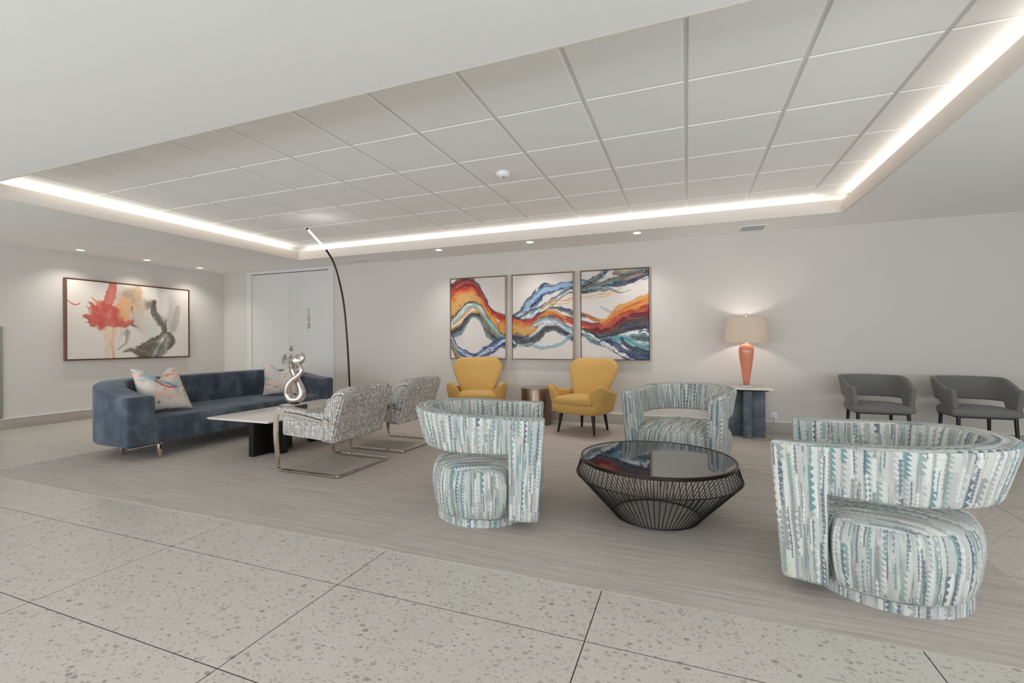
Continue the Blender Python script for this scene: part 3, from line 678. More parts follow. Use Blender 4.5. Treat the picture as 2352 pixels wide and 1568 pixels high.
def triptych(panel):
    def f(s, t):
        x = s+panel*1.07; y = t.copy(); rgb = np.tile(PALE, (len(x), 1)); rgb = rgb+((vn(x*3, y*3, 3)-.5)*.07)[:, None]
        o1, o2 = 1.07, 2.14
        A = lambda *a: stream(*((None,)+a))
        # upper blue wave of the middle panel climbing into the right panel
        rgb = stream(rgb, x, y, [(o1-.05, .50), (o1+.15, .47), (o1+.32, .34), (o1+.5, .21), (o1+.75, .15), (o1+1.0, .13), (o2+.12, .17)], [.03, .06, .09, .075, .05, .05, .05], [NAV, SLT, SKY, SKY, SKY, NAV, BLU], 41)
        rgb = stream(rgb, x, y, [(o1+.10, .52), (o1+.35, .46), (o1+.55, .40), (o1+.75, .28), (o1+.95, .21), (o2+.1, .2)], [.05, .08, .06, .05, .035, .03], [WHITE, SLT, TEAL, WHITE, BRN, GRY], 43)
        rgb = stream(rgb, x, y, [(o1+.45, .44), (o1+.65, .36), (o1+.85, .33), (o1+1.0, .30), (o2+.3, .27), (o2+.6, .2)], [.03, .045, .03, .02, .025, .012], [WHITE, OCH, WHITE, OCH], 44, alpha=.85)
        rgb = stream(rgb, x, y, [(o1+.15, .62), (o1+.3, .55), (o1+.45, .44)], [.03, .05, .03], [SKY, WHITE, BLU, WHITE], 45)
        # right panel top
        rgb = stream(rgb, x, y, [(o2-.02, .19), (o2+.18, .13), (o2+.33, .05), (o2+.42, -.05)], [.04, .05, .05, .06], [SLT, GRY, NAV, TEAL, WHITE], 46)
        rgb = stream(rgb, x, y, [(o2-.02, .21), (o2+.25, .16), (o2+.5, .13), (o2+.75, .08), (o2+1.05, -.02)], [.03, .045, .06, .09, .10], [OCH, SLT, TEAL, SLT, NAV, NAV], 47)
        rgb = stream(rgb, x, y, [(o2+.5, .03), (o2+.7, .05), (o2+.9, .02)], [.03, .05, .05], [OCH, TEAL, SLT, ORG], 48, alpha=.8)
        rgb = stream(rgb, x, y, [(o2+.15, .22), (o2+.4, .21), (o2+.6, .25), (o2+.75, .22)], [.03, .03, .012, .006], [WHITE, CYAN, SLT, OCH], 49, alpha=.7)
        rgb = stream(rgb, x, y, [(o2+.3, .42), (o2+.55, .47), (o2+.75, .44)], [.02, .05, .03], [WHITE, SKY, GRY, WHITE], 50, alpha=.45)
        # left panel arch: maroon, red, orange, ochre, grey, ochre, slate
        rgb = stream(rgb, x, y, [(-.08, .24), (.08, .12), (.22, .06), (.38, .05), (.52, .12), (.64, .28), (.72, .40), (.84, .47), (1.0, .53)], [.14, .11, .07, .06, .05, .05, .04, .035, .035], [BRN, MAR, RED, MAR, RED], 51)
        rgb = stream(rgb, x, y, [(-.08, .46), (.05, .34), (.2, .24), (.36, .20), (.5, .26), (.62, .42), (.74, .55), (.9, .64), (1.07, .70)], [.17, .15, .12, .10, .10, .09, .09, .09, .09], [ORG, ORG, OCH, OCH, OCH, OCH, BRN], 52)
        rgb = stream(rgb, x, y, [(.1, .14), (.25, .12), (.42, .12), (.55, .22)], [.03, .045, .04, .02], [MAR, RED, ORG], 53, alpha=.9)
        rgb = stream(rgb, x, y, [(-.06, .60), (.1, .50), (.25, .38), (.42, .33), (.56, .40), (.7, .56), (.88, .70), (1.07, .76)], [.09, .07, .06, .045, .05, .06, .06, .06], [BRN, TEAL, WHITE, CYAN, OCH, TEAL], 54)
        rgb = stream(rgb, x, y, [(-.06, .66), (.12, .58), (.28, .47), (.42, .42), (.54, .47)], [.04, .04, .035, .03, .02], [OCH, WHITE, OCH, SLT], 55)
        rgb = stream(rgb, x, y, [(-.06, .70), (.15, .64), (.28, .54), (.42, .455), (.56, .50), (.66, .63), (.78, .73), (.95, .79), (1.1, .80)], [.06, .07, .06, .045, .055, .06, .07, .07, .07], [OCH, SLT, NAV, BRN, TEAL, SLT], 56)
        rgb = stream(rgb, x, y, [(.58, .45), (.7, .58), (.85, .68), (1.05, .75)], [.03, .06, .06, .05], [OCH, CYAN, TEAL, OCH], 57, alpha=.8)
        # orange / red river through the middle
        rgb = stream(rgb, x, y, [(.8, .46), (.95, .50), (o1+.02, .53), (o1+.2, .56), (o1+.38, .53), (o1+.55, .465), (o1+.72, .49), (o1+.9, .55), (o2+.0, .59), (o2+.2, .63), (o2+.38, .61), (o2+.58, .52), (o2+.8, .46), (o2+1.05, .44)],
                     [.03, .05, .05, .045, .04, .035, .04, .045, .05, .05, .055, .06, .07, .08], [NAV, RED, RED, RED, ORG, MAR], 58)
        rgb = stream(rgb, x, y, [(.95, .62), (o1+.1, .64), (o1+.22, .67), (o1+.38, .60), (o1+.55, .50), (o1+.7, .465), (o1+.88, .52)], [.10, .09, .085, .06, .04, .03, .02], [ORG, OCH, OCH, OCH, OCH, BRN], 59)
        rgb = stream(rgb, x, y, [(o1+.3, .63), (o1+.5, .55), (o1+.68, .56), (o1+.85, .62), (o1+1.0, .68)], [.02, .05, .055, .05, .04], [SLT, GRY, SKY, WHITE, NAV], 60)
        rgb = stream(rgb, x, y, [(1.02, .77), (o1+.12, .79), (o1+.25, .81), (o1+.42, .75), (o1+.56, .66), (o1+.72, .64), (o1+.88, .70), (o1+1.0, .76)], [.05, .06, .06, .06, .04, .035, .05, .05], [TEAL, SLT, NAV, BRN, BRN, CYAN], 61)
        rgb = stream(rgb, x, y, [(o1+.1, .84), (o1+.3, .84), (o1+.5, .86), (o1+.7, .83), (o1+.88, .78), (o1+1.0, .74)], [.012, .02, .035, .03, .03, .03], [WHITE, CYAN, GRY, CYAN], 62, alpha=.8)
        rgb = stream(rgb, x, y, [(o1+.62, .42), (o1+.8, .43), (o1+1.0, .47), (o2+.15, .52), (o2+.28, .56)], [.02, .035, .035, .03, .02], [WHITE, NAV, SLT, WHITE], 63, alpha=.9)
        rgb = stream(rgb, x, y, [(o2+.0, .46), (o2+.15, .53), (o2+.33, .58), (o2+.45, .54), (o2+.58, .44), (o2+.75, .40), (o2+1.05, .33)], [.01, .025, .03, .04, .06, .07, .06], [OCH, OCH, ORG, OCH, RED], 64)
        rgb = stream(rgb, x, y, [(o2+.05, .66), (o2+.3, .72), (o2+.5, .69), (o2+.7, .61), (o2+1.05, .55)], [.02, .06, .09, .10, .10], [MAR, MAR, BRN, NAV, MAR], 65)
        rgb = stream(rgb, x, y, [(o2-.02, .68), (o2+.15, .75), (o2+.35, .79), (o2+.6, .74), (o2+.8, .71), (o2+1.05, .72)], [.07, .06, .05, .06, .07, .08], [NAV, SLT, WHITE, TEAL, SLT, TEAL], 66)
        rgb = stream(rgb, x, y, [(o2+.45, .79), (o2+.65, .80), (o2+.85, .86), (o2+1.05, .90)], [.03, .06, .08, .07], [CYAN, TEAL, CYAN, SLT], 67)
        rgb = stream(rgb, x, y, [(o2+.35, .80), (o2+.5, .87), (o2+.7, .95), (o2+.9, .99), (o2+1.1, .98)], [.05, .06, .06, .05, .05], [SLT, BLU, NAV, WHITE, NAV], 68)
        rgb = stream(rgb, x, y, [(o2+.62, .76), (o2+.75, .86), (o2+.9, .93), (o2+1.05, .96)], [.02, .03, .04, .04], [NAV, SLT, NAV], 69)
        # lower arc of the left panel
        rgb = stream(rgb, x, y, [(-.02, .72), (.1, .85), (.25, .93), (.45, .985), (.62, .94), (.78, .85), (.98, .80), (o1+.05, .83)], [.04, .035, .05, .045, .055, .06, .06, .03], [NAV, BLU, SKY, WHITE, BLU, NAV], 70)
        rgb = stream(rgb, x, y, [(-.02, .78), (.08, .90), (.16, 1.0), (.25, 1.05)], [.03, .05, .05, .04], [GRY, col(150, 128, 108), BRN], 71)
        return rgb
    return f
fr_tan = plain('champagne_wood', lin(178, 156, 138), .4, var=.08, scale=15)
trip_lab = ['canvas with a tall orange arch over a pale hollow, left of the three wave paintings', 'canvas with a blue wave over an orange river, middle of the three wave paintings', 'canvas with a dark red trough and teal strokes, right of the three wave paintings']
for k, x in enumerate((-3.170, -2.079, -.984)):
    framed('painting', trip_lab[k], 1.006, 1.342, (x, YB, 1.590), 0, triptych(k), 150, 200, fr_tan, group='three wave paintings over the yellow chairs')

def abstract(s, t):
    x = s*1.46; y = t; rgb = np.tile(col(226, 219, 210), (len(x), 1))+((vn(x*2.5, y*2.5, 2)-.5)*.03)[:, None]
    w1 = vn(x*6, y*6, 80, 4)-.5; w2 = vn(x*6+3, y*6+8, 81, 4)-.5; X, Y = s+w1*.05, t+w2*.09
    def blob(cx, cy, rx, ry, c, soft=.25, a=1., rag=.5, seed=90, rot=0.):
        nonlocal rgb
        dx, dy = (X-cx)*1.46, Y-cy; ca, sa = math.cos(rot), math.sin(rot)
        q = np.hypot((dx*ca+dy*sa)/(rx*1.46), (-dx*sa+dy*ca)/ry)+(vn(x*9, y*9, seed, 4)-.5)*rag
        m = (1-sst(1-soft, 1+soft*.4, q))*a*np.clip(.75+.6*(vn(x*16, y*5, seed+3, 3)-.3), 0, 1); rgb = over(rgb, m, c)
    def st(pts, wid, cols, seed, **k):
        nonlocal rgb
        rgb = stream(rgb, s, t, pts, wid, cols, seed, **k)
    cR, cP, cB, cK, cG = col(196, 92, 84), col(214, 164, 122), col(160, 138, 118), col(84, 78, 72), col(166, 160, 152)
    blob(.84, .40, .07, .30, col(176, 172, 166), .9, .7, .9, 101); blob(.79, .55, .05, .20, col(186, 182, 176), .9, .6, .9, 180); blob(.72, .15, .03, .22, col(186, 182, 178), .9, .6, .5, 181); blob(.74, .2, .05, .25, col(206, 202, 197), .8, .7, .6, 102)
    st([(.90, .25), (.88, .45), (.84, .62)], [.02, .035, .02], [cG, col(150, 146, 140)], 103, alpha=.55)
    st([(.285, .55), (.285, .8), (.285, 1.02)], [.028, .024, .016], [col(226, 176, 134), col(232, 206, 176), col(226, 190, 150)], 104, alpha=.75)
    st([(.325, .6), (.325, .8), (.34, 1.02)], [.012, .012, .014], [col(222, 160, 116)]*2, 105, alpha=.8)
    for k in range(11):
        xx = .355+k*.011; st([(xx, .56), (xx, .75+.2*((k*7) % 5)/5)], [.0035, .002], [col(214, 178, 158)]*2, 110+k, alpha=.6)
    blob(.45, .17, .11, .16, cB, .7, .85, 1.0, 120); blob(.50, .26, .07, .26, cB, .6, .8, .8, 121); blob(.53, .12, .03, .2, col(196, 164, 134), .5, .8, .5, 122)
    blob(.42, .36, .10, .20, cP, .3, 1., .5, 123)
    st([(.335, -.03), (.32, .12), (.29, .25), (.26, .36)], [.03, .045, .055, .05], [cR, col(204, 112, 98), cR], 124, rag=.4)
    blob(.275, .42, .10, .17, cR, .2, 1., .9, 125); blob(.22, .34, .05, .05, cR, .25, .95, .9, 126)
    st([(.14, .46), (.2, .50), (.3, .53), (.42, .55), (.5, .50)], [.03, .05, .055, .045, .02], [cR, cR, col(170, 76, 70)], 127, rag=.8)
    blob(.36, .50, .06, .07, cR, .25, .95, .6, 128); blob(.415, .40, .055, .10, cP, .35, .9, .5, 129)
    st([(.475, .30), (.478, .42), (.47, .55)], [.008, .012, .006], [col(128, 70, 58)]*2, 130); st([(.48, .55), (.52, .57), (.55, .62)], [.02, .03, .02], [col(170, 70, 62), cK], 131)
    st([(.0, .28), (.04, .305), (.07, .30), (.085, .275)], [.004, .007, .006, .003], [cR]*2, 132, rag=.3); st([(.17, .18), (.21, .26), (.24, .32)], [.004, .012, .02], [cR, cP], 133)
    for k in range(12):
        a0 = 2.2+k*.19; cx_, cy_ = .245+.01*math.cos(k*2.1), .44+.02*math.sin(k*1.7); L_ = .07+.035*((k*7) % 5)/4
        st([(cx_, cy_), (cx_+L_*.6*math.cos(a0), cy_+L_*1.1*math.sin(a0)), (cx_+L_*1.1*math.cos(a0+.15), cy_+L_*2.0*math.sin(a0+.15))], [.022, .014, .003], [cR, col(206, 112, 98)], 200+k, rag=1.0, alpha=.85)
    blob(.31, .72, .05, .22, col(232, 204, 180), .9, .55, .7, 220)
    st([(.12, .45), (.15, .50), (.18, .58), (.21, .60)], [.006, .012, .02, .01], [cR]*2, 134, rag=.8); st([(.14, .28), (.17, .30), (.2, .36)], [.006, .014, .02], [cR]*2, 135, rag=.8)
    blob(.56, .45, .10, .22, col(196, 188, 178), .6, .85, .7, 140); blob(.62, .60, .10, .13, col(206, 208, 200), .5, .9, .7, 141); blob(.60, .26, .03, .07, col(140, 120, 104), .5, .8, .9, 142)
    blob(.632, .24, .045, .075, col(120, 108, 98), .6, .85, 1.1, 170); blob(.665, .20, .02, .05, col(96, 90, 84), .5, .8, 1.0, 171)
    for k, (bx_, by_, br, bc) in enumerate(((.52, .40, .06, col(204, 192, 178)), (.57, .52, .07, col(198, 190, 180)), (.63, .47, .05, col(212, 206, 196)), (.66, .60, .06, col(204, 210, 202)), (.60, .64, .06, col(214, 206, 198)), (.55, .30, .05, col(200, 176, 156)), (.53, .70, .05, col(226, 218, 208)))): blob(bx_, by_, br, br*2.1, bc, .7, .75, 1.3, 190+k)
    st([(.648, .20), (.655, .30), (.672, .40), (.71, .47), (.748, .53), (.772, .59), (.775, .66)], [.018, .026, .034, .034, .030, .028, .024], [col(132, 124, 114), cK, col(92, 86, 80), col(118, 112, 106)], 143, rag=1.1, soft=.8)
    st([(.785, .47), (.79, .58), (.775, .70)], [.007, .009, .006], [col(130, 104, 84), cK], 172, rag=.9); st([(.772, .64), (.73, .71), (.66, .77), (.58, .84), (.52, .90)], [.022, .034, .045, .05, .04], [col(150, 140, 124), col(112, 104, 90), cK, col(132, 122, 106)], 173, rag=1.2, soft=.8)
    st([(.83, .70), (.84, .78), (.82, .88)], [.02, .028, .012], [col(128, 124, 118), cK, col(160, 156, 150)], 174, rag=1.2, soft=.8)
    st([(.68, .80), (.63, .86), (.60, .93), (.58, 1.02)], [.03, .05, .06, .07], [col(122, 112, 98), cK, col(104, 94, 80), col(92, 90, 84)], 144, rag=1.1, soft=.8)
    blob(.70, .92, .08, .16, col(116, 114, 108), .5, .95, .6, 145); st([(.77, .74), (.74, .85), (.70, 1.0)], [.02, .035, .04], [col(150, 148, 142), col(120, 116, 110), col(190, 186, 180)], 146, rag=1., soft=.8)
    st([(.80, .70), (.83, .74), (.825, .82), (.80, .90)], [.04, .03, .03, .01], [cK, col(120, 116, 110), cG], 147, rag=.7); st([(.41, .93), (.46, .89), (.52, .92), (.58, .96)], [.012, .03, .045, .05], [col(150, 132, 110), col(112, 100, 84), cK], 148, rag=1.2, soft=.9)
    st([(.36, .88), (.42, .78), (.45, .66), (.44, .62)], [.006, .012, .016, .01], [col(130, 124, 118), cG], 151, alpha=.7); blob(.44, .66, .035, .05, col(150, 146, 140), .7, .6, .9, 152)
    for k in range(8):
        xx = .56+k*.016; st([(xx, .80), (xx, .86+.1*((k*5) % 4)/4)], [.003, .002], [col(120, 108, 92)]*2, 160+k, alpha=.8)
    return rgb
fr_brn = plain('walnut_frame', lin(122, 84, 64), .4, var=.12, scale=15)
framed('painting', 'wide canvas with a red splash and black smoke on the left wall', 1.888, 1.290, (XL, 5.098, 1.585), PI/2, abstract, 400, 270, fr_brn, depth=.06, fw=.014)

# ------------------------------------------------------------------ sofa (faces +x)
t = thing('sofa', 'long slate-blue velvet sofa with rounded ends along the left wall', 'sofa', (-5.7, 4.3, 0))
SXF, SXB, SYN, SYF, Rr, TT = -5.165, -6.25, 2.875, 5.725, .70, .275
path = []
def arc(cx, cy, r, a0, a1, n): return [(cx+r*math.cos(a), cy+r*math.sin(a)) for a in np.linspace(a0, a1, n)]
r_ = Rr-TT/2
path += [(x, SYN+TT/2) for x in np.linspace(SXF-.03, SXB+Rr+.03, 8)]
path += arc(SXB+Rr, SYN+Rr, r_, -PI/2, -PI, 16)
path += [(SXB+TT/2, y) for y in np.linspace(SYN+Rr+.05, SYF-Rr-.05, 12)]
path += arc(SXB+Rr, SYF-Rr, r_, PI, PI/2, 16)
path += [(x, SYF-TT/2) for x in np.linspace(SXB+Rr+.03, SXF-.03, 8)]
path = np.array(path)-np.array([-5.7, 4.3])
px_ = path[:, 0]-5.7; zt = .662+.135*sst(0, 1, np.clip((SXF-px_)/(SXF-SXB-TT/2), 0, 1))
sweep_band('backrest', path[::-1], TT, .16, zt[::-1], M['velvet'], t, r=.032, endr=.025)
yl = lambda y: y-4.3
sofa_seat_prof = round_poly([(SXF+.002+5.7, .163), (SXF+.002+5.7, .425), (SXB+TT-.03+5.7, .440), (SXB+TT-.03+5.7, .163)], [.02, .085, .01, .01], 6)
extrude_profile('seat', sofa_seat_prof, yl(SYN+TT-.012), yl(SYF-TT+.012), .012, M['velvet'], t, 12)
B().box(SXF-.10+5.7, SXB+.40+5.7, yl(SYN+.26), yl(SYF-.26), .145, .163).done('base_frame', M['blackwood'], t)
for y0, y1 in ((SYN+.03, SYN+.33), (SYF-.33, SYF-.03)):
    for xa, xb in ((SXF-.03, SXF+.004),): B().box(xa+5.7, xb+5.7, yl(y0), yl(y1), .148, .160, bev=.002).done('base_rail', M['chrome'], t)
for x, y in ((SXF-.02, SYN+.315), (SXF-.02, SYF-.315), (-5.72, SYN+.27), (-5.72, SYF-.27)):
    B().box(x-.016+5.7, x+.016+5.7, yl(y)-.016, yl(y)+.016, .0 if x < -6.2 else H0, .152, bev=.004).done('leg', M['chrome'], t, smooth=True)

# throw pillows
def pillow(name, label, loc, rz, tilt, size, seedc, dent):
    o = thing(name, label, 'pillow', loc, rz, 'printed pillows on the blue sofa'); hw = size/2
    def fn(a, b, sd):
        rnd_ = 1-.09*(1-b*b)*a*a; rz_ = 1-.09*(1-a*a)*b*b
        x = hw*a*rnd_*(1+.04*(1-b)/2); z = hw*b*rz_
        if b > 0: z -= dent*(b**1.5)*math.exp(-((a-.05)/.42)**2)
        th = .13*((1-a**2)*(1-b**2))**.45*(1-.45*max(b, 0)*math.exp(-((a-.05)/.35)**2))+.003
        z += hw
        y = sd*th+.03*math.sin(2.2*a)*b
        return (x, y+z*math.tan(tilt), z)
    p = solid_sheet('cover', fn, 121, 121, M['printed'], o)
    V = np.array([v.co for v in p.data.vertices]); X, Z = V[:, 0]/size*2, (V[:, 2]/size)*2-1
    s, tt = (X+1)/2, 1-(Z+1)/2; fb = (V[:, 1]-V[:, 2]*math.tan(tilt) > 0)*3.3; s2 = s+fb
    rgb = np.tile(col(224, 215, 206), (len(V), 1))+((vn(s2*4, tt*4, seedc)-.5)*.06)[:, None]
    for k, (c, thr, sx, sy, a) in enumerate(((col(236, 200, 182), .58, 4, 5, .7), (col(166, 196, 202), .66, 3.2, 5, .8), (col(206, 204, 210), .62, 5, 4, .7), (col(228, 148, 124), .70, 6, 11, .85), (col(222, 96, 86), .80, 6, 13, .9), (col(122, 138, 158), .79, 7, 15, .85), (col(134, 152, 140), .79, 8, 15, .75), (col(92, 48, 52), .835, 9, 20, .85))):
        n = vn(s2*sx+k*5.3+.8*vn(s2*3, tt*3, 7+k), tt*sy+k*3.7, seedc+k*13, 3); rgb = over(rgb, sst(thr, thr+.05, n)*a, c)
    return o, p, rgb, s, tt
o, p, rgb, s, tt = pillow('throw_pillow', 'cream printed pillow with a blue and red brushstroke at the near sofa end', (-5.50, 3.475, .436), 1.50, .50, .49, 300, .12)
d, sg, al = polydist(s, tt, [(.18, .16), (.34, .27), (.52, .36), (.72, .42)]); bl = 1-sst(.03, .085, d+(vn(s*9, tt*9, 5)-.5)*.05)
rgb = over(rgb, bl*.9, col(158, 194, 204)); d, sg, al = polydist(s, tt, [(.32, .29), (.45, .40), (.58, .45), (.70, .45)]); rgb = over(rgb, (1-sst(.01, .03, d+(vn(s*14, tt*14, 6)-.5)*.02))*.95, col(220, 92, 84))
d, sg, al = polydist(s, tt, [(.55, .34), (.66, .42), (.72, .45)]); rgb = over(rgb, (1-sst(.004, .02, d))*.9, col(92, 108, 128)); paint(p, rgb)
o, p, rgb, s, tt = pillow('throw_pillow', 'cream and peach printed pillow behind the silver sculpture', (-5.58, 5.10, .436), .88, .26, .46, 431, .09); paint(p, rgb)

# ------------------------------------------------------------------ coffee table, riser, sculpture
t = thing('coffee_table', 'rectangular pale-topped coffee table on black crossed panels in front of sofa', 'coffee table', (-4.30, 4.2, H0))
ht = .422
B().box(-.425, .435, -.83, .83, ht-.011, ht, bev=.002).box(-.415, .425, -.82, .82, ht-.02, ht-.011).done('tabletop', M['quartz'], t, smooth=True)
for yc in (-.40, .40):
    B().box(-.035, .032, yc-.255, yc+.255, 0, ht-.02, bev=.002).done('base_panel', M['blackwood'], t)
    B().box(.032, .235, yc-.04, yc+.03, .045, ht-.02, bev=.002).box(.032, .20, yc-.04, yc+.03, 0, .045).box(-.235, -.035, yc-.04, yc+.03, .045, ht-.02, bev=.002).box(-.20, -.035, yc-.04, yc+.03, 0, .045).done('base_panel', M['blackwood'], t)
ZC = H0+ht
rs = thing('display_riser', 'flat dark-sided block with a pale top under the silver sculpture', 'riser', (-4.31, 4.115, ZC))
bx('block', (-.11, .11, -.10, .10, 0, .058), M['espresso'], rs, bev=.002)
bx('top_slab', (-.11, .11, -.10, .10, .058, .063), M['quartz'], rs)
t = thing('sculpture', 'silver looped ribbon sculpture on the coffee table', 'sculpture', (-4.305, 4.135, ZC+.063), TH)
def sc(pts, dep): return [((x-440)/2010., d, (1400-y)/2010.) for (x, y), d in zip(pts, dep)]
def ribbon(pts, wid, thk, n, nm, m=14, twist=None):
    P = smooth_path(pts, n); W = smooth_path([(a, b, c) for a, b, c in zip(wid, thk, twist or [0]*len(wid))], n); b = B(); rings = []
    for i, p in enumerate(P):
        tg = Vector(P[min(i+1, n-1)]-P[max(i-1, 0)]).normalized(); yv = Vector((0, 1, 0)); xv = yv.cross(tg).normalized(); yv = tg.cross(xv)
        tw = W[i][2]; ax = math.cos(tw)*xv+math.sin(tw)*yv; ay = -math.sin(tw)*xv+math.cos(tw)*yv
        rings.append([b.bm.verts.new(Vector(p)+ax*W[i][0]*math.cos(2*PI*k/m)+ay*W[i][1]*math.sin(2*PI*k/m)) for k in range(m)])
    for a, c in zip(rings, rings[1:]):
        for k in range(m): b.bm.faces.new((a[k], a[(k+1) % m], c[(k+1) % m], c[k]))
    b.bm.faces.new(rings[0][::-1]); b.bm.faces.new(rings[-1])
    return b.done(nm, M['silver'], t, smooth=True, sharp=70)
pts = [(480, 545), (565, 490), (622, 540), (630, 640), (550, 735), (430, 815), (330, 920), (268, 1040), (262, 1160), (320, 1265), (430, 1300), (545, 1262), (588, 1150), (560, 1030), (490, 890), (405, 740), (345, 600), (350, 470), (400, 355)]
dep = [0, -.03, -.045, -.05, -.05, -.045, -.035, -.02, 0, .01, .01, .01, .015, .02, .03, .035, .03, .02, .0]
wid = [.012, .018, .022, .026, .030, .033, .036, .040, .044, .047, .047, .046, .044, .040, .036, .032, .030, .032, .026]
thk = [.02, .022, .024, .026, .028, .030, .036, .046, .056, .062, .062, .056, .046, .038, .034, .032, .032, .036, .03]
ribbon(sc(pts, dep), wid, thk, 110, 'ribbon_loop')
ribbon(sc([(335, 520), (375, 440), (440, 400), (500, 370), (555, 320), (600, 255), (622, 190)], [.02, .01, -.01, -.01, 0, .0, 0]), [.014, .032, .052, .066, .066, .042, .004], [.02, .03, .036, .04, .036, .024, .003], 40, 'ribbon_leaf')
B().lathe([(.044, 0), (.046, .004), (.044, .02), (.04, .035)], c=(-.005, 0, 0), n=28).done('foot', M['black'], t, smooth=True)

# ------------------------------------------------------------------ cantilever lounge chairs (face -x)
def flatbar(path, w, h, name, mat, parent, y):
    """bar swept in the xz plane at y; w in-plane width (list), h across"""
    P = np.array(path, float); N = len(P); d = np.gradient(P, axis=0); d /= np.linalg.norm(d, axis=1)[:, None]; nr = np.stack([-d[:, 1], d[:, 0]], 1); w = np.interp(np.linspace(0, 1, N), np.linspace(0, 1, len(w)), w)
    V = []; F = []
    for i in range(N):
        for sy, sn in ((-1, -1), (1, -1), (1, 1), (-1, 1)): q = P[i]+nr[i]*sn*w[i]/2; V.append((q[0], y+sy*h/2, q[1]))
    for i in range(N-1):
        for k in range(4): F.append((i*4+k, i*4+(k+1) % 4, (i+1)*4+(k+1) % 4, (i+1)*4+k))
    F += [(3, 2, 1, 0), tuple((N-1)*4+k for k in range(4))]
    o = mesh(name, V, F, mat, parent, True, None, 40)
    bm = bmesh.new(); bm.from_mesh(o.data); bmesh.ops.recalc_face_normals(bm, faces=bm.faces); bm.to_mesh(o.data); bm.free(); return o
t = thing('lounge_chair', 'grey and white cell-patterned chrome cantilever chair, the nearer one by the coffee table', 'chair', (-3.25, 3.6, H0), 0, 'cantilever chairs by the coffee table')
hy = .365; X = lambda x: x+3.25
zz = lambda z: z-H0
seat_p = round_poly([(X(-3.57), zz(.335)), (X(-2.93), zz(.305)), (X(-2.915), zz(.468)), (X(-3.2), zz(.515)), (X(-3.57), zz(.545))], [.03, .02, .02, .05, .03])
extrude_profile('seat', seat_p, -hy+.035, hy-.035, .02, M['cells'], t)
def bow(a, y, b): return (a-.035*(1-(y/hy)**2)*-1*.6, y, b)
back_p = round_poly([(X(-2.945), zz(.300)), (X(-2.875), zz(.55)), (X(-2.805), zz(.805)), (X(-2.93), zz(.80)), (X(-3.045), zz(.66)), (X(-3.10), zz(.40)), (X(-3.08), zz(.31))], [.02, .2, .05, .10, .10, .06, .02])
def backx(a, y, b):
    q = max(0., abs(y)-(hy-.11))/.11; zc = zz(.805)
    if b > zc-.30: b = b-(b-(zc-.30))/.30*.06*q*q
    return (a+.0*q, y, b)
extrude_profile('backrest', back_p, -hy, hy, .03, M['cells'], t, 15, backx)
arm_p = [(X(-3.615), .556), (X(-3.45), .553), (X(-3.28), .540), (X(-3.1), .512), (X(-2.96), .480), (X(-2.96), .53), (X(-3.05), .575), (X(-3.15), .572), (X(-3.3), .586), (X(-3.45), .602), (X(-3.58), .608), (X(-3.62), .59)]
arm_p = round_poly([(a, zz(b)) for a, b in arm_p], .012, 2)
for s in (-1, 1):
    y0, y1 = (-hy, -hy+.085) if s < 0 else (hy-.085, hy)
    extrude_profile('arm_pad', arm_p, y0, y1, .015, M['cells'], t, 3)
    pth = smooth_path([(X(-2.90), zz(.466)), (X(-3.1), zz(.503)), (X(-3.3), zz(.533)), (X(-3.5), zz(.548)), (X(-3.58), zz(.547))], 20).tolist()
    pth += [(X(-3.605), zz(.53))]+smooth_path([(X(-3.612), zz(.46)), (X(-3.612), zz(.3)), (X(-3.592), zz(.1)), (X(-3.582), zz(.045)), (X(-3.56), zz(.0195)), (X(-3.52), zz(.0170))], 20).tolist()+[(X(x), zz(.0170)) for x in np.linspace(-3.45, -2.89, 6)]
    yb = -hy+.008 if s < 0 else hy-.008
    flatbar(pth, [.015, .015, .015, .018, .04, .04, .03, .015, .015, .015, .015], .026, 'side_frame', M['chrome'], t, yb)
    B().tube([(X(-3.607), yb-s*.002, zz(.25)), (X(-3.607), yb+s*.017, zz(.25))], .009, 12).done('bolt', M['chrome'], t, smooth=True)
bx('rear_bar', (X(-2.90), X(-2.875), -hy-.003, hy+.003, zz(.009), zz(.024)), M['chrome'], t, bev=.003)
dup(t, (-3.25, 4.592, H0), 0, 'grey and white cell-patterned chrome cantilever chair, the farther one by the coffee table')

# ------------------------------------------------------------------ barrel swivel chairs (local: face -y)
t = thing('swivel_chair', 'teal and white zigzag swivel chair turned sideways, left of the wire table', 'chair', (-1.361, 3.008, H0), 0, 'zigzag swivel chairs around the wire table')
W2, TB, FYc = .47, .13, -.43
rc = W2-TB/2
path = [(-rc, y) for y in np.linspace(FYc+.02, -.205, 8)]+[(-rc, -.203)]+[(-rc, y) for y in np.linspace(-.19, -.03, 6)]+[(x, y+.02) for x, y in arc(0, 0, rc, PI, 0, 33)]+[(rc, y) for y in np.linspace(-.03, -.19, 6)]+[(rc, -.203)]+[(rc, y) for y in np.linspace(-.205, FYc+.02, 8)]
path = np.array(path)
zb = np.where(path[:, 1] < -.204, .070, .495); ztp = .722+.040*sst(-.4, .47, path[:, 1])
lean = .08+.19*sst(-.2, .4, path[:, 1]); lean = np.where(path[:, 1] < -.204, .06, lean)
def slant(v):
    if v[1] < -.19: v[1] += .07*(.72-v[2])*min(1, (-.19-v[1])/.18)
    return v
sweep_band('backrest', path, TB, zb, ztp, M['zigzag'], t, r=.028, lean=lean, endr=.02, slant=slant)
ol = [(-.325, -.375), (-.330, -.28), (-.345, -.202), (-.405, -.185), (-.428, -.10)]+[(x, y*.84) for x, y in arc(0, 0, .432, PI, 0, 25)]+[(.428, -.10), (.405, -.185), (.345, -.202), (.330, -.28), (.325, -.375), (.27, -.402), (.15, -.417), (0, -.422), (-.15, -.417), (-.27, -.402)]
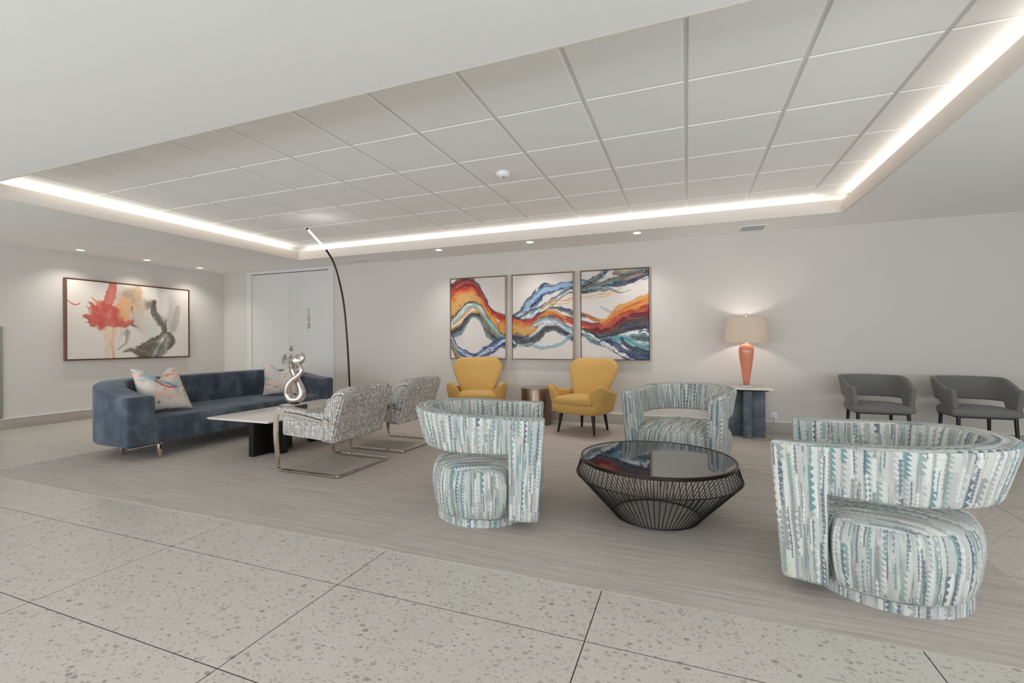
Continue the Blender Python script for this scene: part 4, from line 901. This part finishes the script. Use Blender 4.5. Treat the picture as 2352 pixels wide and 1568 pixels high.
drum('seat', ol, [(.055, .066), (.032, .085), (.012, .16), (0, .24), (.0, .30), (.010, .345), (.032, .378), (.065, .398), (.11, .410)], M['zigzag'], t, crown=.030)
drum('plinth', arc(0, -.005, .335, 0, 2*PI-.13, 48), [(0, 0), (0, .07), (.02, .072)], M['zigzag'], t)
def face(dx, dy): return math.atan2(dx, -dy)         # rotation that turns local -y towards (dx, dy)
t.rotation_euler[2] = face(.95, .30)
dup(t, (-.033, 4.81, H0), face(-.30, -.954), 'teal and white zigzag swivel chair facing the camera, behind the wire table')
dup(t, (.910, 2.81, H0), face(-.957, .29), 'teal and white zigzag swivel chair in the right foreground')

# ------------------------------------------------------------------ round wire table
t = thing('wire_table', 'round black wire coffee table with a dark mirror-glass top', 'coffee table', (-.205, 3.335, H0))
RT, RM, RB, zt_, zm_ = .512, .545, .285, .395, .285
B().lathe([(RT-.012, zt_-.010), (RT-.008, zt_-.008), (RT-.008, zt_+.003), (RT-.010, zt_+.004)], n=96).done('glass_top', M['glass'], t)
B().lathe([(RT-.008, zt_-.016), (RT+.004, zt_-.016), (RT+.004, zt_+.005), (RT-.007, zt_+.007), (RT-.008, zt_-.016)], n=96, capb=False, capt=False).done('top_rim', M['bronze'], t, smooth=True)
B().ring((0, 0, zm_), RM, .004, 96).done('middle_ring', M['black'], t, smooth=True)
B().ring((0, 0, .005), RB, .005, 96).done('base_ring', M['black'], t, smooth=True)
nw = 90
for sgn, nm in ((0, 'wire'),):
    a0 = 0; tw = 0
    w0 = B().tube([(RT*math.cos(a0), RT*math.sin(a0), zt_-.014), (RM*math.cos(tw), RM*math.sin(tw), zm_), (RB*math.cos(tw+sgn*.02), RB*math.sin(tw+sgn*.02), .006)], .0030, 6).done(nm, M['black'], t, smooth=True)
    for k in range(1, nw):
        c = w0.copy(); C.objects.link(c); c.parent = t; c.rotation_euler = (0, 0, 2*PI*k/nw)

# ------------------------------------------------------------------ mustard wing chairs (local: face -y)
t = thing('wing_chair', 'mustard-yellow wing chair right of the bronze drum table', 'armchair', (-1.275, 6.10, H0), 0, 'mustard wing chairs against the back wall')
ctl = [(-.235, -.285), (-.315, -.318), (-.372, -.275), (-.398, -.19), (-.405, -.10), (-.393, .0), (-.355, .14), (-.26, .265), (-.12, .325), (0, .335)]
ctl += [(-x, y) for x, y in ctl[-2::-1]]
path = smooth_path(ctl, 61); u = np.sin(np.linspace(-1, 1, 61)*PI/2); path = np.stack([np.interp(u, np.linspace(-1, 1, 61), path[:, k]) for k in (0, 1)], 1); au = np.abs(u)
ztp = .665-.075*sst(.86, .60, au)-.05*sst(.62, .3, au); ztp = np.where(au > .72, ztp-.285*(1-np.sqrt(np.clip(1-((au-.72)/.285)**2, 0, 1))), ztp)
thk = .100-.02*sst(.8, .4, au)
sweep_band('arms', path, thk, np.full(61, .272), ztp, M['yellow'], t, r=.047, lean=np.where(au > .85, .25-.12*(au-.85)/.15, .25-.06*(1-au)), endr=.04, k=6)
ol = [(-.362, -.18), (-.350, -.265), (-.305, -.330), (-.2, -.366), (0, -.380), (.2, -.366), (.305, -.330), (.350, -.265), (.362, -.18), (.345, .0), (.28, .2), (.15, .28), (0, .3), (-.15, .28), (-.28, .2), (-.345, .0)]
ol = smooth_path(ol+ol[:1], 91)[:-1]
drum('seat_base', ol, [(.11, .262), (.06, .266), (.025, .285), (.0, .33), (.0, .385), (.02, .395)], M['yellow'], t, crown=.004, sharp=70)
ol = smooth_path([(-.285, -.30), (-.25, -.365), (0, -.385), (.25, -.365), (.285, -.30), (.27, .0), (.2, .16), (0, .19), (-.2, .16), (-.27, .0), (-.285, -.30)], 49)[:-1]
drum('seat_cushion', ol, [(.02, .392), (.003, .41), (0, .44), (.008, .465), (.03, .48), (.06, .487)], M['yellow'], t, crown=.022, sharp=70)
def wing(a, b, sd):
    f = (b+1)/2                                         # 0 bottom .. 1 top
    w = np.interp(f, [0, .2, .35, .5, .65, .8, .92, 1], [.24, .262, .288, .322, .352, .372, .374, .36])
    z = .40+f*(.985-.40)
    x = w*a; z -= .10*abs(a)**6*f**2; z -= .016*(1-a*a)*f
    th = .058*(1-abs(a)**6)**.5*(1-abs(b)**10)**.5
    yc = .155+.185*f-.10*a*a*(.35+.65*f)-.02
    return (x, yc+sd*th, z)
solid_sheet('backrest', wing, 33, 33, M['yellow'], t)
for sx_, sy_, rx, ry in ((-.27, -.255, -.235, -.22), (.27, -.255, .235, -.22), (-.20, .245, -.17, .20), (.20, .245, .17, .20)):
    B().tube([(sx_, sy_, .0035), (rx, ry, .275)], [.014, .026], 14).done('leg', M['black'], t, smooth=True)
bx('fabric_tag', (.362, .366, -.18, -.155, .30, .318), M['white'], t)
t.rotation_euler[2] = face(-.31, -.95)
t2 = dup(t, (-2.885, 6.13, H0), face(.40, -.916), 'mustard-yellow wing chair left of the bronze drum table')

# ------------------------------------------------------------------ drum table, side table, table lamp
t = thing('drum_table', 'round brushed-bronze drum side table between the yellow chairs', 'side table', (-2.085, 6.475, H0))
B().lathe([(.215, 0), (.225, .01), (.225, .512), (.222, .52), (.218, .522)], n=64, capt=False).done('drum_body', M['drum'], t, smooth=True)
B().lathe([(.219, .519), (.226, .519), (.226, .528), (.22, .53)], n=64).done('tabletop', plain('bronze_top', lin(170, 152, 140), .35, .7, var=.03), t, smooth=True)
t = thing('side_table', 'square white-topped side table on crossed slate panels by back wall', 'side table', (.69, 6.455, H0))
B().box(-.275, .275, -.255, .255, .605, .62, bev=.002).done('tabletop', M['quartz'], t, smooth=True)
B().box(-.225, .225, -.21, .21, .59, .605).done('shadow_gap', M['dark'], t)  # dark block standing in for the shadow below the tabletop
B().box(-.215, -.045, -.02, .07, 0, .59, bev=.003).done('base_panel', M['stone'], t, smooth=True)
B().box(.045, .215, -.02, .07, .0, .59, bev=.003).done('base_panel', M['stone'], t, smooth=True)
B().box(-.045, .045, -.16, .2, 0, .59, bev=.003).done('base_panel', M['stone'], t, smooth=True)
t = thing('table_lamp', 'coral ribbed glass table lamp with a lit linen shade', 'table lamp', (.70, 6.49, .6225))
B().box(-.075, .075, -.075, .075, 0, .028, bev=.004).done('lamp_base', M['acrylic'], t)
B().lathe([(.030, .030), (.036, .045), (.047, .13), (.061, .235), (.077, .35), (.086, .425), (.087, .46), (.081, .495), (.066, .525), (.046, .540), (.03, .546)], n=96, ribs=24, amp=.012).done('lamp_body', M['coral'], t, smooth=True)
B().lathe([(.03, .546), (.034, .55), (.034, .557), (.03, .562)], n=28).tube([(0, 0, .555), (0, 0, .905)], .005, 8).done('lamp_neck', M['chrome'], t, smooth=True)
b = B(); N = 64
b.lathe([(.256, .556), (.219, .872), (.217, .872), (.254, .556), (.256, .556)], n=N, capb=False, capt=False)
b.done('lamp_shade', M['shade'], t, smooth=True)
B().lathe([(.003, .895), (.012, .90), (.012, .907), (.004, .91), (.013, .915), (.014, .924), (.008, .932)], n=18).done('finial', M['chrome'], t, smooth=True)
b = B()
for k in range(3): b.tube([(0, 0, .87), (.218*math.cos(k*2.094), .218*math.sin(k*2.094), .87)], .002, 6)
b.done('shade_spider', M['chrome'], t)
B().lathe([(.012, .66), (.03, .69), (.033, .72), (.02, .745), (.005, .75)], n=18).done('bulb', M['lampface'], t, smooth=True)
light('table_lamp_glow', 'POINT', (.70, 6.49, .62+.72), 17, (1, .90, .82), shadow_soft_size=.04)

# ------------------------------------------------------------------ grey tub chairs by the wall (local: face -y)
t = thing('tub_chair', 'charcoal suede tub chair by the back wall, nearer the coral lamp', 'chair', (1.985, 6.32, 0), 0, 'charcoal tub chairs along the back wall')
ctl = [(-.272, -.235), (-.292, -.12), (-.300, .0), (-.295, .13), (-.225, .245), (-.11, .30), (0, .315)]; ctl += [(-x, y) for x, y in ctl[-2::-1]]
path = smooth_path(ctl, 61); u = np.abs(np.linspace(-1, 1, 61))
ztp = .695+.105*sst(.93, .45, u); zb = .43+.12*sst(.80, .62, u)
sweep_band('backrest', path, .05, zb, ztp, M['grey'], t, r=.022, lean=.12+.10*(1-u), endr=.02)
ol = smooth_path([(-.285, -.20), (-.255, -.265), (0, -.275), (.255, -.265), (.285, -.20), (.285, .0), (.25, .17), (.14, .26), (0, .275), (-.14, .26), (-.25, .17), (-.285, .0), (-.285, -.20)], 61)[:-1]
drum('seat', ol, [(.02, .415), (.003, .43), (0, .455), (.008, .478), (.03, .49)], M['grey'], t, crown=.012, sharp=70)
B().box(-.235, .235, -.235, -.215, .395, .415).box(-.235, .235, .165, .185, .395, .415).box(-.235, -.215, -.215, .165, .395, .415).box(.215, .235, -.215, .165, .395, .415).done('seat_frame', M['black'], t)
for sx_, sy_ in ((-.225, -.225), (.225, -.225), (-.205, .175), (.205, .175)):
    B().tube([(sx_*1.06, sy_*1.10, 0), (sx_, sy_, .415)], [.012, .018], 14).done('leg', M['black'], t, smooth=True)
dup(t, (2.85, 6.32, 0), 0, 'charcoal suede tub chair by the back wall, at the right edge of the photo')

# ------------------------------------------------------------------ arched floor lamp
t = thing('arc_lamp', 'thin dark arched floor lamp with a lit strip at its tip, behind the coffee table', 'floor lamp', (-4.44, 5.26, 0))
bp = [(-4.437, 5.262, H0+.02), (-4.434, 5.24, .4), (-4.430, 5.214, .602), (-4.422, 5.164, 1.183), (-4.430, 5.107, 1.725), (-4.425, 5.002, 2.072), (-4.46, 4.935, 2.301), (-4.479, 4.821, 2.445)]
loc = lambda p: (p[0]+4.44, p[1]-5.26, p[2])
B().tube(smooth_path([loc(p) for p in bp], 60), [.0125]*60, 16).done('pole', M['bronze'], t, smooth=True)
tip = [bp[-1], (-4.494, 4.68, 2.548), (-4.507, 4.545, 2.645)]
B().tube([loc(p) for p in smooth_path(tip, 10)], .0115, 10).done('light_strip', M['ledstrip'], t, smooth=True)
e_ = Vector(loc(tip[-1])); dv = (e_-Vector(loc(tip[1]))).normalized()
B().tube([e_, e_+dv*.022], .0125, 10).done('end_cap', M['bronze'], t, smooth=True)
B().lathe([(.15, 0), (.152, .004), (.15, .016), (.14, .02)], c=(0, 0, H0), n=48).done('base', M['bronze'], t, smooth=True)
